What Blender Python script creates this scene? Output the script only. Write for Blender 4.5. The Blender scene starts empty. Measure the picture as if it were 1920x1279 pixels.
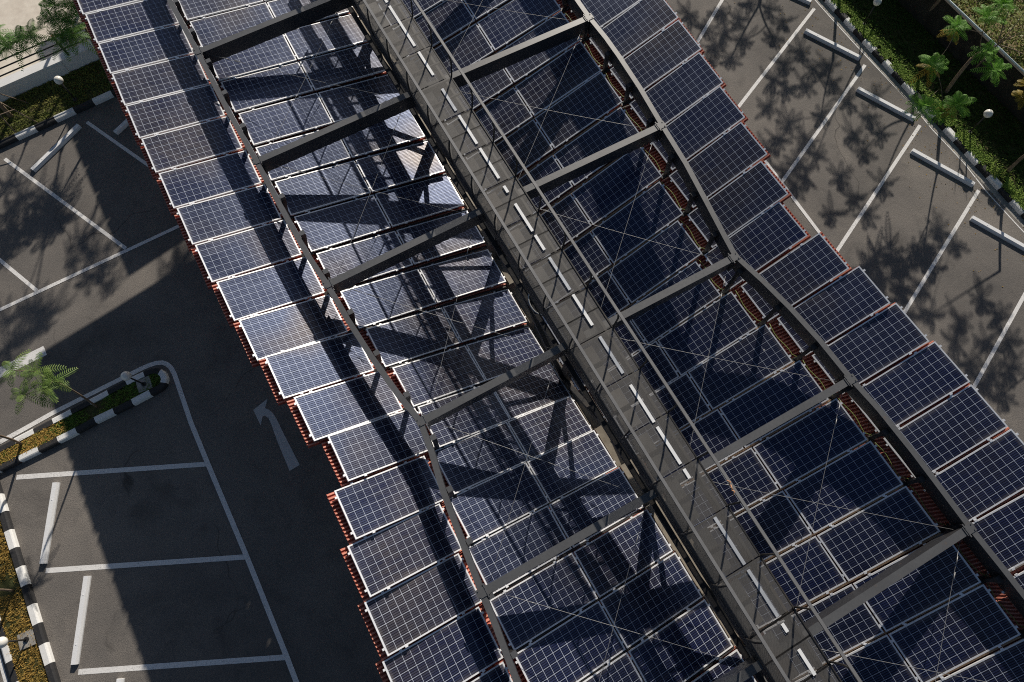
import bpy, bmesh, math, random
from mathutils import Vector as V, Matrix
R = math.radians
random.seed(7)
sc = bpy.context.scene
col = sc.collection

# ------------------------------------------------------------------ camera
CAM_H = 17.7
F_PX, TILT, ROLL = 1254.03, 0.328413, 0.021412
fw = V((0, math.sin(TILT), -math.cos(TILT)))
r0 = V((1, 0, 0)); u0 = r0.cross(fw)
rt = math.cos(ROLL) * r0 + math.sin(ROLL) * u0
up = -math.sin(ROLL) * r0 + math.cos(ROLL) * u0
cam = bpy.data.cameras.new("camera")
cam_o = bpy.data.objects.new("camera", cam); col.objects.link(cam_o)
cam.sensor_width = 36.0; cam.lens = F_PX / 1920 * 36.0
cam.clip_start = 0.1; cam.clip_end = 2000
m = Matrix((rt, up, -fw)).transposed().to_4x4(); m.translation = V((0, 0, CAM_H))
cam_o.matrix_world = m
sc.camera = cam_o

def at(px, py, z=0.0):
    """survey: the point at height z seen at photo pixel (1920 wide)"""
    d = fw * F_PX + (px - 960) * rt - (py - 639.5) * up
    return V((0, 0, CAM_H)) + d * ((z - CAM_H) / d.z)
def seen(p):
    q = p - V((0, 0, CAM_H)); d = q.dot(fw)
    return 960 + F_PX * q.dot(rt) / d, 639.5 - F_PX * q.dot(up) / d

# ------------------------------------------------------------------ sun and sky
SUN_AZ, SUN_EL = R(-101.8), R(27.8)           # direction the light travels on the ground; height of the sun
to_sun = V((-math.cos(SUN_AZ) * math.cos(SUN_EL), -math.sin(SUN_AZ) * math.cos(SUN_EL), math.sin(SUN_EL)))
sun = bpy.data.lights.new("sun", 'SUN'); sun.energy = 5.0; sun.angle = R(0.55); sun.color = (1.0, 0.92, 0.81)
sun_o = bpy.data.objects.new("sun", sun); col.objects.link(sun_o)
sun_o.rotation_euler = to_sun.to_track_quat('Z', 'Y').to_euler(); sun_o.location = (0, 0, 40)
w = bpy.data.worlds.new("World"); sc.world = w; w.use_nodes = True
nt = w.node_tree; sky = nt.nodes.new('ShaderNodeTexSky'); sky.sky_type = 'NISHITA'; sky.sun_disc = False
sky.sun_elevation = SUN_EL; sky.sun_rotation = math.atan2(to_sun.x, to_sun.y)
sky.air_density = 1.0; sky.dust_density = 1.0; sky.ozone_density = 1.6
bg = nt.nodes['Background']; bg.inputs[1].default_value = 0.055
nt.links.new(sky.outputs[0], bg.inputs[0])
sc.view_settings.view_transform = 'Standard'; sc.view_settings.look = 'None'
sc.view_settings.exposure = 0; sc.view_settings.gamma = 1
sc.cycles.max_bounces = 6; sc.cycles.transparent_max_bounces = 12
sc.cycles.use_denoising = False
sc.cycles.filter_width = 1.05
sc.cycles.sample_clamp_indirect = 4.0

# ------------------------------------------------------------------ helpers
class MB:
    def __init__(s): s.v = []; s.f = []; s.m = []
    def add(s, vs, fs, mi=0):
        o = len(s.v); s.v += [tuple(x) for x in vs]
        for q in fs: s.f.append([i + o for i in q]); s.m.append(mi)
    def obox(s, c, x, y, z, mi=0):
        """box with half axis vectors x, y, z"""
        vs = [c + i * x + j * y + k * z for k in (-1, 1) for j in (-1, 1) for i in (-1, 1)]
        s.add(vs, [(0, 2, 3, 1), (4, 5, 7, 6), (0, 1, 5, 4), (2, 6, 7, 3), (0, 4, 6, 2), (1, 3, 7, 5)], mi)
    def box(s, x0, x1, y0, y1, z0, z1, mi=0):
        s.obox(V(((x0 + x1) / 2, (y0 + y1) / 2, (z0 + z1) / 2)), V(((x1 - x0) / 2, 0, 0)), V((0, (y1 - y0) / 2, 0)), V((0, 0, (z1 - z0) / 2)), mi)
    def bar(s, p, q, w, h, upv=V((0, 0, 1)), mi=0):
        """rectangular bar from p to q, centre line, width w (level), height h"""
        d = (q - p); L = d.length; d = d / L
        x = d.cross(upv)
        if x.length < 1e-4: x = d.cross(V((1, 0, 0)))
        x.normalize(); z = x.cross(d).normalized()
        s.obox((p + q) / 2, d * L / 2, x * w / 2, z * h / 2, mi)
    def sweep(s, pts, w, h, mi=0):
        """rectangular section swept along a level polyline; pts are the middle of the top face"""
        n = len(pts); rings = []
        for i, p in enumerate(pts):
            a = (pts[i] - pts[i - 1]).normalized() if i else None
            b = (pts[i + 1] - pts[i]).normalized() if i < n - 1 else None
            t = ((a or b) + (b or a)).normalized()
            x = V((t.y, -t.x, 0)); k = 1 / max(.5, x.dot(V(((a or b).y, -(a or b).x, 0))))
            x = x * (w / 2 * k)
            rings.append([p - x, p + x, p + x - V((0, 0, h)), p - x - V((0, 0, h))])
        vs = [q for r in rings for q in r]; fs = [(0, 1, 2, 3)]
        for i in range(n - 1):
            for j in range(4): fs.append((4 * i + j, 4 * i + 4 + j, 4 * i + 4 + (j + 1) % 4, 4 * i + (j + 1) % 4))
        fs.append(tuple(4 * (n - 1) + j for j in (3, 2, 1, 0)))
        s.add(vs, fs, mi)
    def tube(s, pts, rad, n=8, mi=0, caps=True):
        rings = []
        if not isinstance(rad, (list, tuple)): rad = [rad] * len(pts)
        px = None
        for i, p in enumerate(pts):
            t = (pts[min(i + 1, len(pts) - 1)] - pts[max(i - 1, 0)]).normalized()
            if px is None:
                px = t.cross(V((0, 0, 1)))
                if px.length < 1e-3: px = t.cross(V((1, 0, 0)))
            px = (px - t * px.dot(t)).normalized(); py = t.cross(px)
            rings.append([p + (px * math.cos(2 * math.pi * k / n) + py * math.sin(2 * math.pi * k / n)) * rad[i] for k in range(n)])
        vs = [q for r in rings for q in r]; fs = []
        for i in range(len(pts) - 1):
            for k in range(n): fs.append((i * n + k, i * n + (k + 1) % n, (i + 1) * n + (k + 1) % n, (i + 1) * n + k))
        if caps: fs += [tuple(range(n - 1, -1, -1)), tuple((len(pts) - 1) * n + k for k in range(n))]
        s.add(vs, fs, mi)
    def ball(s, c, r, nu=16, nv=10, mi=0, sz=1.0):
        vs = [c + V((0, 0, r * sz))]; fs = []
        for j in range(1, nv):
            a = math.pi * j / nv
            for i in range(nu):
                b = 2 * math.pi * i / nu; vs.append(c + V((r * math.sin(a) * math.cos(b), r * math.sin(a) * math.sin(b), r * sz * math.cos(a))))
        vs.append(c - V((0, 0, r * sz)))
        for i in range(nu): fs.append((0, 1 + i, 1 + (i + 1) % nu))
        for j in range(nv - 2):
            for i in range(nu):
                a = 1 + j * nu + i; b = 1 + j * nu + (i + 1) % nu; fs.append((a, a + nu, b + nu, b))
        k = 1 + (nv - 2) * nu
        for i in range(nu): fs.append((k + i, len(vs) - 1, k + (i + 1) % nu))
        s.add(vs, fs, mi)
    def cyl(s, c, r0, r1, h, n=16, mi=0):
        s.tube([c, c + V((0, 0, h))], [r0, r1], n, mi)
    def build(s, name, mats, parent=None, smooth=False, loc=None, fix=True):
        me = bpy.data.meshes.new(name)
        o_ = loc or (V((0, 0, 0)))
        me.from_pydata([V(q) - o_ for q in s.v], [], s.f)
        for mm in (mats if isinstance(mats, (list, tuple)) else [mats]): me.materials.append(mm)
        for p, mi in zip(me.polygons, s.m): p.material_index = mi; p.use_smooth = smooth
        if fix:
            bm = bmesh.new(); bm.from_mesh(me); bmesh.ops.recalc_face_normals(bm, faces=bm.faces); bm.to_mesh(me); bm.free()
        me.update()
        o = bpy.data.objects.new(name, me); col.objects.link(o)
        o.location = o_
        if parent is not None: o.parent = parent; o.matrix_parent_inverse = Matrix.Translation(-parent.location) if parent.type == 'EMPTY' else Matrix()
        return o
def tag(o, label, cat, group=None, kind=None):
    if label: o['label'] = label
    if cat: o['category'] = cat
    if group: o['group'] = group
    if kind: o['kind'] = kind
    return o
def thing(name, label, cat, loc=V((0, 0, 0)), group=None):
    o = bpy.data.objects.new(name, None); col.objects.link(o); o.location = loc; o.empty_display_size = .2
    return tag(o, label, cat, group)
def struct(o): o['kind'] = 'structure'; return o
ORD = ['first', 'second', 'third', 'fourth', 'fifth', 'sixth', 'seventh', 'eighth', 'ninth', 'tenth', 'eleventh', 'twelfth', 'thirteenth', 'fourteenth',
       'fifteenth', 'sixteenth', 'seventeenth', 'eighteenth', 'nineteenth', 'twentieth', 'twenty-first', 'twenty-second', 'twenty-third', 'twenty-fourth', 'twenty-fifth', 'twenty-sixth', 'twenty-seventh', 'twenty-eighth']

# ------------------------------------------------------------------ materials
class N:
    """tiny node-building helper"""
    def __init__(s, name):
        s.mat = bpy.data.materials.new(name); s.mat.use_nodes = True; s.t = s.mat.node_tree
        s.bs = s.t.nodes['Principled BSDF']; s.out = s.t.nodes['Material Output']
    def n(s, kind, **k):
        o = s.t.nodes.new(kind)
        for a, b in k.items(): setattr(o, a, b)
        return o
    def link(s, a, b): s.t.links.new(a, b)
    def val(s, x, sock):
        if hasattr(x, 'is_linked') or hasattr(x, 'links'): s.link(x, sock)
        else: sock.default_value = x
    def math(s, op, a, b=0.0, c=0.0):
        o = s.n('ShaderNodeMath', operation=op)
        s.val(a, o.inputs[0]); s.val(b, o.inputs[1])
        if op in ('MULTIPLY_ADD', 'WRAP', 'SMOOTH_MIN'): s.val(c, o.inputs[2])
        return o.outputs[0]
    def coord(s, which='Object'): return s.n('ShaderNodeTexCoord').outputs[which]
    def pos(s): return s.n('ShaderNodeNewGeometry').outputs['Position']
    def noise(s, vec, scale, detail=4, rough=.55, dist=0.0):
        o = s.n('ShaderNodeTexNoise'); s.link(vec, o.inputs['Vector'])
        o.inputs['Scale'].default_value = scale; o.inputs['Detail'].default_value = detail; o.inputs['Roughness'].default_value = rough; o.inputs['Distortion'].default_value = dist
        return o.outputs[0]
    def voro(s, vec, scale, feature='F1'):
        o = s.n('ShaderNodeTexVoronoi', feature=feature); s.link(vec, o.inputs['Vector']); o.inputs['Scale'].default_value = scale
        return o.outputs['Distance'], (o.outputs['Color'] if 'Color' in o.outputs else None)
    def ramp(s, fac, stops):
        o = s.n('ShaderNodeValToRGB'); s.link(fac, o.inputs[0]); e = o.color_ramp.elements
        while len(e) < len(stops): e.new(.5)
        for k, (p, c) in enumerate(stops):
            e[k].position = p; e[k].color = (c, c, c, 1) if isinstance(c, (int, float)) else (*c, 1)
        return o.outputs[0]
    def mix(s, fac, a, b, blend='MIX'):
        o = s.n('ShaderNodeMix', data_type='RGBA', blend_type=blend)
        s.val(fac, o.inputs[0])
        for x, i in ((a, 6), (b, 7)):
            if isinstance(x, (tuple, list)): o.inputs[i].default_value = (*x, 1)
            elif isinstance(x, (int, float)): o.inputs[i].default_value = (x, x, x, 1)
            else: s.link(x, o.inputs[i])
        return o.outputs[2]
    def bump(s, h, strength=.3, dist=.01):
        o = s.n('ShaderNodeBump'); s.link(h, o.inputs['Height']); o.inputs['Strength'].default_value = strength; o.inputs['Distance'].default_value = dist
        s.link(o.outputs[0], s.bs.inputs['Normal'])
    def set(s, color=None, rough=None, metal=None, spec=None):
        if color is not None:
            if isinstance(color, (tuple, list)): s.bs.inputs['Base Color'].default_value = (*color, 1)
            else: s.link(color, s.bs.inputs['Base Color'])
        for v, k in ((rough, 'Roughness'), (metal, 'Metallic'), (spec, 'Specular IOR Level')):
            if v is not None: s.val(v, s.bs.inputs[k])
        return s.mat
MT = {}
def m_asphalt():
    a = N('asphalt'); p = a.pos()
    big = a.noise(p, .22, 5, .6, .6); mid = a.noise(p, 1.3, 5, .62); fine = a.noise(p, 38, 3, .7); grit, gc = a.voro(p, 75)
    base = a.ramp(big, [(.32, (.112, .105, .098)), (.50, (.168, .155, .142)), (.68, (.235, .213, .190))])
    base = a.mix(a.math('MULTIPLY', a.ramp(mid, [(.35, 0.0), (.7, 1.0)]), .35), base, (.27, .24, .21))
    stain = a.noise(p, .75, 6, .7, 1.2)
    base = a.mix(a.ramp(stain, [(.54, 0.0), (.74, .62)]), base, (.075, .070, .067))
    dust = a.noise(p, .55, 6, .68, .8)
    base = a.mix(a.ramp(dust, [(.56, 0.0), (.78, .42)]), base, (.36, .32, .27))
    base = a.mix(a.ramp(fine, [(.36, .62), (.62, 0.0)]), base, (.075, .07, .066))
    base = a.mix(a.ramp(grit, [(.0, .6), (.24, 0.0)]), base, (.33, .30, .27))
    od, oc = a.voro(p, .42); oil = a.math('MULTIPLY', a.ramp(a.math('ADD', od, a.math('MULTIPLY', mid, .25)), [(.20, .75), (.34, 0.0)]), a.ramp(a.noise(p, .21, 2), [(.48, 0.0), (.60, 1.0)]))
    base = a.mix(oil, base, (.045, .042, .040))
    # a few fine cracks
    wv = a.n('ShaderNodeTexNoise'); a.link(p, wv.inputs['Vector']); wv.inputs['Scale'].default_value = .9
    add = a.n('ShaderNodeVectorMath', operation='ADD'); a.link(p, add.inputs[0]); a.link(wv.outputs[1], add.inputs[1])
    cd, _ = a.voro(add.outputs[0], .16, 'DISTANCE_TO_EDGE')
    crack = a.math('MULTIPLY', a.ramp(cd, [(.0, 1.0), (.0022, 0.0)]), a.ramp(a.noise(p, .35, 3), [(.5, 0.0), (.62, .7)]))
    base = a.mix(crack, base, (.03, .028, .027))
    a.set(base, .88, 0, .3); a.bump(a.math('ADD', fine, a.math('MULTIPLY', grit, .8)), .55, .012); return a.mat
def m_paint(name, c, wear=.35, under=(.11, .10, .09)):
    a = N(name); p = a.pos(); n1 = a.noise(p, 24, 5, .75); n2 = a.noise(p, 2.2, 5, .65)
    g = a.math('MULTIPLY', a.ramp(n1, [(.47, 0.0), (.66, 1.0)]), a.ramp(n2, [(.35, .12), (.70, 1.0)]))
    c2 = a.mix(n2, tuple(x * .80 for x in c), c)
    a.set(a.mix(a.math('MULTIPLY', g, wear), c2, under), .75, 0, .35); a.bump(a.noise(p, 40, 3), .35, .006); return a.mat
def m_speckle(name, c0, c1, scale, rough=.8, metal=0.0, bump=.2, spec=.4, dirt=None):
    a = N(name); p = a.coord('Object'); n1 = a.noise(p, scale, 6, .65); n2 = a.noise(p, scale * .13, 4, .6)
    c = a.mix(a.ramp(n1, [(.3, 0.0), (.7, 1.0)]), c0, c1)
    if dirt: c = a.mix(a.ramp(n2, [(.48, 0.0), (.68, .6)]), c, dirt)
    a.set(c, a.math('MULTIPLY_ADD', n1, .2, rough - .1), metal, spec); a.bump(n1, bump, .004); return a.mat
def m_cells():
    a = N('solar_cells'); o = a.coord('Object'); sx = a.n('ShaderNodeSeparateXYZ'); a.link(o, sx.inputs[0]); x, y = sx.outputs[0], sx.outputs[1]
    P = .158
    def line(c, pitch, half, off):
        f = a.math('FRACT', a.math('ADD', a.math('DIVIDE', c, pitch), off))
        d = a.math('MULTIPLY', a.math('MINIMUM', f, a.math('SUBTRACT', 1.0, f)), pitch)
        return a.math('LESS_THAN', d, half)
    gx = line(x, P, .0029, 0.0); gy = line(y, P, .0029, 0.0)
    out = a.math('MAXIMUM', a.math('GREATER_THAN', a.math('ABSOLUTE', x), .950), a.math('GREATER_THAN', a.math('ABSOLUTE', y), .4755))
    white = a.math('MAXIMUM', a.math('MAXIMUM', gx, gy), out)
    st = a.math('FRACT', a.math('DIVIDE', y, P / 4)); bus = a.math('LESS_THAN', a.math('ABSOLUTE', a.math('SUBTRACT', st, .5)), .18)
    rnd = a.n('ShaderNodeObjectInfo').outputs['Random']
    p = a.pos(); n1 = a.noise(p, 1.1, 4, .6); dust = a.noise(p, 4.5, 6, .7)
    mp = a.n('ShaderNodeMapping'); a.link(o, mp.inputs[0]); mp.inputs['Scale'].default_value = (1.3, 9.0, 1.0)
    cy = a.n('ShaderNodeCombineXYZ'); a.link(a.math('MULTIPLY', rnd, 37.0), cy.inputs[1]); a.link(cy.outputs[0], mp.inputs['Location'])
    streak = a.noise(mp.outputs[0], 1.6, 4, .6)
    # every cell a little different
    fl = a.n('ShaderNodeVectorMath', operation='FLOOR'); sc_ = a.n('ShaderNodeVectorMath', operation='SCALE'); a.link(o, sc_.inputs[0]); sc_.inputs['Scale'].default_value = 1 / P; a.link(sc_.outputs[0], fl.inputs[0])
    ad = a.n('ShaderNodeVectorMath', operation='ADD'); a.link(fl.outputs[0], ad.inputs[0]); cx = a.n('ShaderNodeCombineXYZ'); a.link(a.math('MULTIPLY', rnd, 91.0), cx.inputs[2]); a.link(cx.outputs[0], ad.inputs[1])
    wn = a.n('ShaderNodeTexWhiteNoise', noise_dimensions='3D'); a.link(ad.outputs[0], wn.inputs['Vector'])
    cell = a.mix(wn.outputs['Value'], (.007, .011, .046), (.011, .016, .062))
    cell = a.mix(a.math('MULTIPLY', rnd, .7), cell, (.008, .008, .020))
    cell = a.mix(a.ramp(dust, [(.38, 0.0), (.85, .12)]), cell, (.13, .12, .12))
    cell = a.mix(a.ramp(streak, [(.42, 0.0), (.66, .55)]), cell, (.006, .007, .018))  # uneven reflections painted as dark streaks in the cell colour
    cell = a.mix(a.math('MULTIPLY', bus, .90), cell, (.003, .003, .005))
    base = a.mix(white, cell, (.52, .57, .66))
    # dust gathered along the frame, a few bird droppings
    ex = a.math('SUBTRACT', .95, a.math('ABSOLUTE', x)); ey = a.math('SUBTRACT', .465, a.math('ABSOLUTE', y)); ed = a.math('MINIMUM', ex, ey)
    base = a.mix(a.math('MULTIPLY', a.ramp(ed, [(.0, .42), (.07, 0.0)]), a.ramp(n1, [(.35, 0.0), (.65, 1.0)])), base, (.20, .18, .165))
    vd, vc = a.voro(p, 1.15); spot = a.math('MULTIPLY', a.math('LESS_THAN', a.math('ADD', vd, a.math('MULTIPLY', dust, .03)), .042), a.math('GREATER_THAN', a.noise(p, .9, 2), .56))
    base = a.mix(a.math('MULTIPLY', spot, .75), base, (.62, .60, .55))
    rough = a.math('ADD', a.math('MULTIPLY_ADD', dust, .16, .28), a.math('MULTIPLY', rnd, .08))
    rough = a.math('ADD', a.math('ADD', rough, a.math('MULTIPLY', bus, .10)), a.math('ADD', a.math('MULTIPLY', a.math('SUBTRACT', streak, .5), .30), a.math('MULTIPLY', a.math('SUBTRACT', n1, .5), .35)))
    a.bs.inputs['IOR'].default_value = 1.58
    a.set(base, rough, 0, a.math('MULTIPLY_ADD', bus, -.85, 1.0))
    a.link(a.mix(a.ramp(a.noise(p, .38, 2, .5), [(.44, 0.0), (.62, 1.0)]), (.52, .64, 1.0), (.95, .86, .82)), a.bs.inputs['Specular Tint'])  # blue sheen and warm glints put into the specular tint in patches
    a.bs.inputs['Coat Weight'].default_value = .30; a.bs.inputs['Coat Roughness'].default_value = .09
    return a.mat
def m_mesh(name, c, open_, scale):
    """expanded metal: real diamond holes"""
    a = N(name); o = a.coord('UV'); sx = a.n('ShaderNodeSeparateXYZ'); a.link(o, sx.inputs[0])
    u = a.math('MULTIPLY', sx.outputs[0], scale); v = a.math('MULTIPLY', sx.outputs[1], scale * .62)
    d1 = a.math('ABSOLUTE', a.math('SUBTRACT', a.math('FRACT', a.math('ADD', u, v)), .5)); d2 = a.math('ABSOLUTE', a.math('SUBTRACT', a.math('FRACT', a.math('SUBTRACT', u, v)), .5))
    hole = a.math('GREATER_THAN', a.math('MINIMUM', d1, d2), .5 - math.sqrt(open_) / 2 * 1.0)
    hole = a.math('LESS_THAN', a.math('MAXIMUM', d1, d2), math.sqrt(open_) / 2)
    n1 = a.noise(a.pos(), 3, 5, .65)
    a.set(a.mix(n1, c, tuple(x * 1.6 for x in c)), .6, .3, .5)
    tr = a.n('ShaderNodeBsdfTransparent'); mx = a.n('ShaderNodeMixShader')
    a.link(hole, mx.inputs[0]); a.link(a.bs.outputs[0], mx.inputs[1]); a.link(tr.outputs[0], mx.inputs[2]); a.link(mx.outputs[0], a.out.inputs['Surface'])
    return a.mat
def m_grass(name, stops, sc_=1.6):
    a = N(name); p = a.pos(); n1 = a.noise(p, sc_, 4, .65); n2 = a.noise(p, 34, 4, .7)
    c = a.ramp(a.math('MULTIPLY_ADD', n2, .55, a.math('MULTIPLY', n1, .55)), stops)
    a.set(c, .8, 0, .25); a.bump(n2, .8, .03); return a.mat
def m_leaf(name, c0, c1, c2):
    a = N(name); p = a.pos(); n1 = a.noise(p, 3.1, 3, .6); wn = a.n('ShaderNodeNewGeometry').outputs['Random Per Island']
    c = a.mix(a.ramp(n1, [(.3, 0.0), (.72, 1.0)]), c0, c1); c = a.mix(a.math('MULTIPLY', wn, .45), c, c2)
    a.set(c, .55, 0, .35)
    tl = a.n('ShaderNodeBsdfTranslucent'); a.link(c, tl.inputs[0]); mx = a.n('ShaderNodeMixShader'); mx.inputs[0].default_value = .42
    a.link(a.bs.outputs[0], mx.inputs[1]); a.link(tl.outputs[0], mx.inputs[2]); a.link(mx.outputs[0], a.out.inputs['Surface']); return a.mat

ASPH = m_asphalt()
PAINT = m_paint('road_paint', (.86, .85, .83), .75)
KW = m_paint('kerb_white', (.86, .86, .84), .40, (.35, .34, .32)); KB = m_paint('kerb_black', (.028, .028, .030), .30, (.16, .15, .14))
STOP = m_paint('stop_paint', (.84, .85, .86), .30, (.40, .39, .37))
WALL = m_paint('wall_paint', (.84, .84, .84), .15, (.5, .49, .47))
CONC = m_speckle('concrete', (.26, .25, .23), (.40, .38, .34), 9, .85, 0, .3, .3, (.17, .16, .15))
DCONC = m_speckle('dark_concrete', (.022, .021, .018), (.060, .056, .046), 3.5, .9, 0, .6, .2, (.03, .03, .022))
PALE = m_speckle('pale_concrete', (.60, .54, .46), (.78, .72, .62), 3.5, .85, 0, .3, .3, (.52, .45, .37))
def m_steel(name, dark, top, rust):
    """dark paint, with light from above put into the colour: paler on faces that look up, rust runs at the joints"""
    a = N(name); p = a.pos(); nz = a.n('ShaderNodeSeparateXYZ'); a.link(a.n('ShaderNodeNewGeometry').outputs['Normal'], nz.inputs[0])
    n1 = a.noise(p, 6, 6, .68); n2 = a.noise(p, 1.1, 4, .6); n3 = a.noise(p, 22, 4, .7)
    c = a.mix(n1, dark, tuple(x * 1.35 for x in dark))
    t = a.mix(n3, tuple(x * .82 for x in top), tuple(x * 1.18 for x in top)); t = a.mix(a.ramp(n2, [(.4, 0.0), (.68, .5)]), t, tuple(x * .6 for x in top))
    c = a.mix(a.math('MULTIPLY', a.ramp(nz.outputs[2], [(.55, 0.0), (.95, 1.0)]), .9), c, t)  # daylight painted in: faces that look up lighter, sides left dark
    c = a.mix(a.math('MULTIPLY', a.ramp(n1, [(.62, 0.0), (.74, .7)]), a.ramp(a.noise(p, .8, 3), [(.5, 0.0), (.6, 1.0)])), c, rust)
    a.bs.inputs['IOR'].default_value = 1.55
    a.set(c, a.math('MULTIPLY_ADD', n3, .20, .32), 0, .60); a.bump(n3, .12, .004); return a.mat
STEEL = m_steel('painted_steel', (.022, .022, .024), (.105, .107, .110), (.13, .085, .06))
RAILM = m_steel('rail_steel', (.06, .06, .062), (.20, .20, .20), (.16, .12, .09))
STEELD = m_speckle('dark_steel', (.016, .016, .017), (.030, .029, .029), 9, .5, .0, .1, .45, (.06, .05, .04))
RAILW = m_speckle('pale_pipe', (.62, .72, .74), (.74, .82, .83), 12, .4, 0, .05, .5)
GALV = m_speckle('galvanised_steel', (.30, .31, .32), (.45, .46, .47), 16, .45, .35, .1, .5)
RODM = m_speckle('rod_steel', (.20, .20, .20), (.30, .30, .30), 16, .45, .3, .1, .5)
TRAY = m_speckle('tray_steel', (.09, .09, .088), (.16, .155, .15), 5, .55, .1, .1, .4, (.12, .09, .07))
COVER = m_speckle('cover_plate', (.74, .76, .77), (.86, .87, .87), 8, .5, 0, .1, .45, (.60, .63, .66))
COVER2 = m_speckle('dull_cover_plate', (.42, .45, .49), (.55, .58, .62), 8, .45, .2, .1, .45, (.33, .35, .38))
GUT = m_speckle('gutter_sheet', (.19, .165, .13), (.28, .25, .20), 6, .6, .1, .15, .4, (.20, .17, .13))
PURL = m_speckle('timber_purlin', (.30, .19, .11), (.44, .30, .19), 12, .7, 0, .2, .3)
RED = m_speckle('red_roof_sheet', (.30, .055, .032), (.42, .085, .050), 3.5, .5, 0, .1, .45, (.26, .09, .06))
REDC = m_speckle('sunlit_tone_red_crest', (.56, .165, .105), (.68, .30, .215), 3.0, .55, 0, .1, .45, (.42, .16, .11))  # sunlight put into the colour of rib crests and their sunward sides
ALU = m_speckle('aluminium_frame', (.84, .85, .87), (.90, .91, .92), 20, .36, .35, .05, .5)
CELL = m_cells()
DECK = m_mesh('deck_mesh', (.105, .102, .098), .46, 62.0)
INFILL = m_mesh('infill_mesh', (.045, .045, .045), .55, 62.0)
GLOBE = m_speckle('lamp_globe', (.78, .76, .70), (.84, .82, .77), 6, .25, 0, .02, .5)
BARK = m_speckle('bark', (.16, .115, .08), (.30, .235, .175), 14, .85, 0, .6, .2, (.10, .075, .055))
GRASS_G = m_grass('lawn_soil', [(.25, (.030, .036, .012)), (.5, (.055, .062, .018)), (.75, (.13, .10, .045))])
GRASS_B = m_grass('grass_blades', [(.25, (.06, .10, .02)), (.5, (.16, .20, .042)), (.78, (.36, .31, .095))], 1.1)
GRASS_S = m_grass('shade_grass_blades', [(.25, (.020, .045, .008)), (.55, (.050, .095, .016)), (.85, (.13, .15, .035))], 1.0)  # the verge's shade is put into this darker blade colour
GRASS_F = m_grass('fringe_leaves', [(.25, (.075, .14, .02)), (.55, (.19, .30, .045)), (.85, (.38, .40, .09))], 1.4)  # sunlit look of the fringe put into a brighter leaf colour
GRASS_D = m_grass('dry_grass_blades', [(.25, (.10, .105, .022)), (.5, (.34, .23, .055)), (.8, (.58, .33, .09))], 1.3)
GRASS_V = m_grass('green_grass_blades', [(.25, (.055, .115, .018)), (.55, (.13, .23, .035)), (.85, (.30, .31, .07))], 1.0)
DRY = m_grass('dry_ground', [(.25, (.09, .075, .035)), (.5, (.20, .155, .075)), (.8, (.33, .26, .15))], 1.0)
LEAF_R = m_leaf('bright_leaf', (.120, .330, .028), (.240, .480, .050), (.060, .20, .025))
LEAF_I = m_leaf('pale_leaf', (.150, .270, .055), (.280, .370, .095), (.095, .19, .04))
LEAF_L = m_leaf('dark_leaf', (.095, .240, .042), (.190, .350, .070), (.060, .15, .03))
LEAF_Y = m_leaf('yellow_leaf', (.30, .22, .03), (.42, .30, .05), (.20, .2, .03))
SHRUB = m_leaf('shrub_leaf', (.13, .22, .035), (.26, .30, .07), (.34, .24, .09))
CLOTH = m_speckle('faded_cloth', (.42, .20, .10), (.55, .30, .17), 30, .85, 0, .3, .2)
RUBBER = m_speckle('cable_sheath', (.62, .62, .60), (.70, .70, .68), 20, .5, 0, .05, .4)
CABLE_G = m_speckle('earth_cable', (.05, .16, .06), (.30, .30, .05), 60, .5, 0, .05, .4)
RUST = m_speckle('rusty_cap', (.30, .10, .06), (.42, .17, .10), 20, .8, 0, .2, .3)

# ------------------------------------------------------------------ axes of the canopy
ANG = R(-59.6)
ax = V((math.cos(ANG), math.sin(ANG), 0)); bx = V((-ax.y, ax.x, 0)).normalized()
if bx.x < 0: bx = -bx
SB = 12.78 / 12.55
C0 = V((0.5 * SB, 7.07 * SB, 0)) - .51 * bx                      # a point on the middle line of the catwalk
def K(t, w_, z): return C0 + ax * t + bx * w_ + V((0, 0, z))
def tw(p): d = p - C0; return d.dot(ax), d.dot(bx)
Z_BEAM = CAM_H - 12.78; Z_DECK = CAM_H - 12.58

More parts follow.
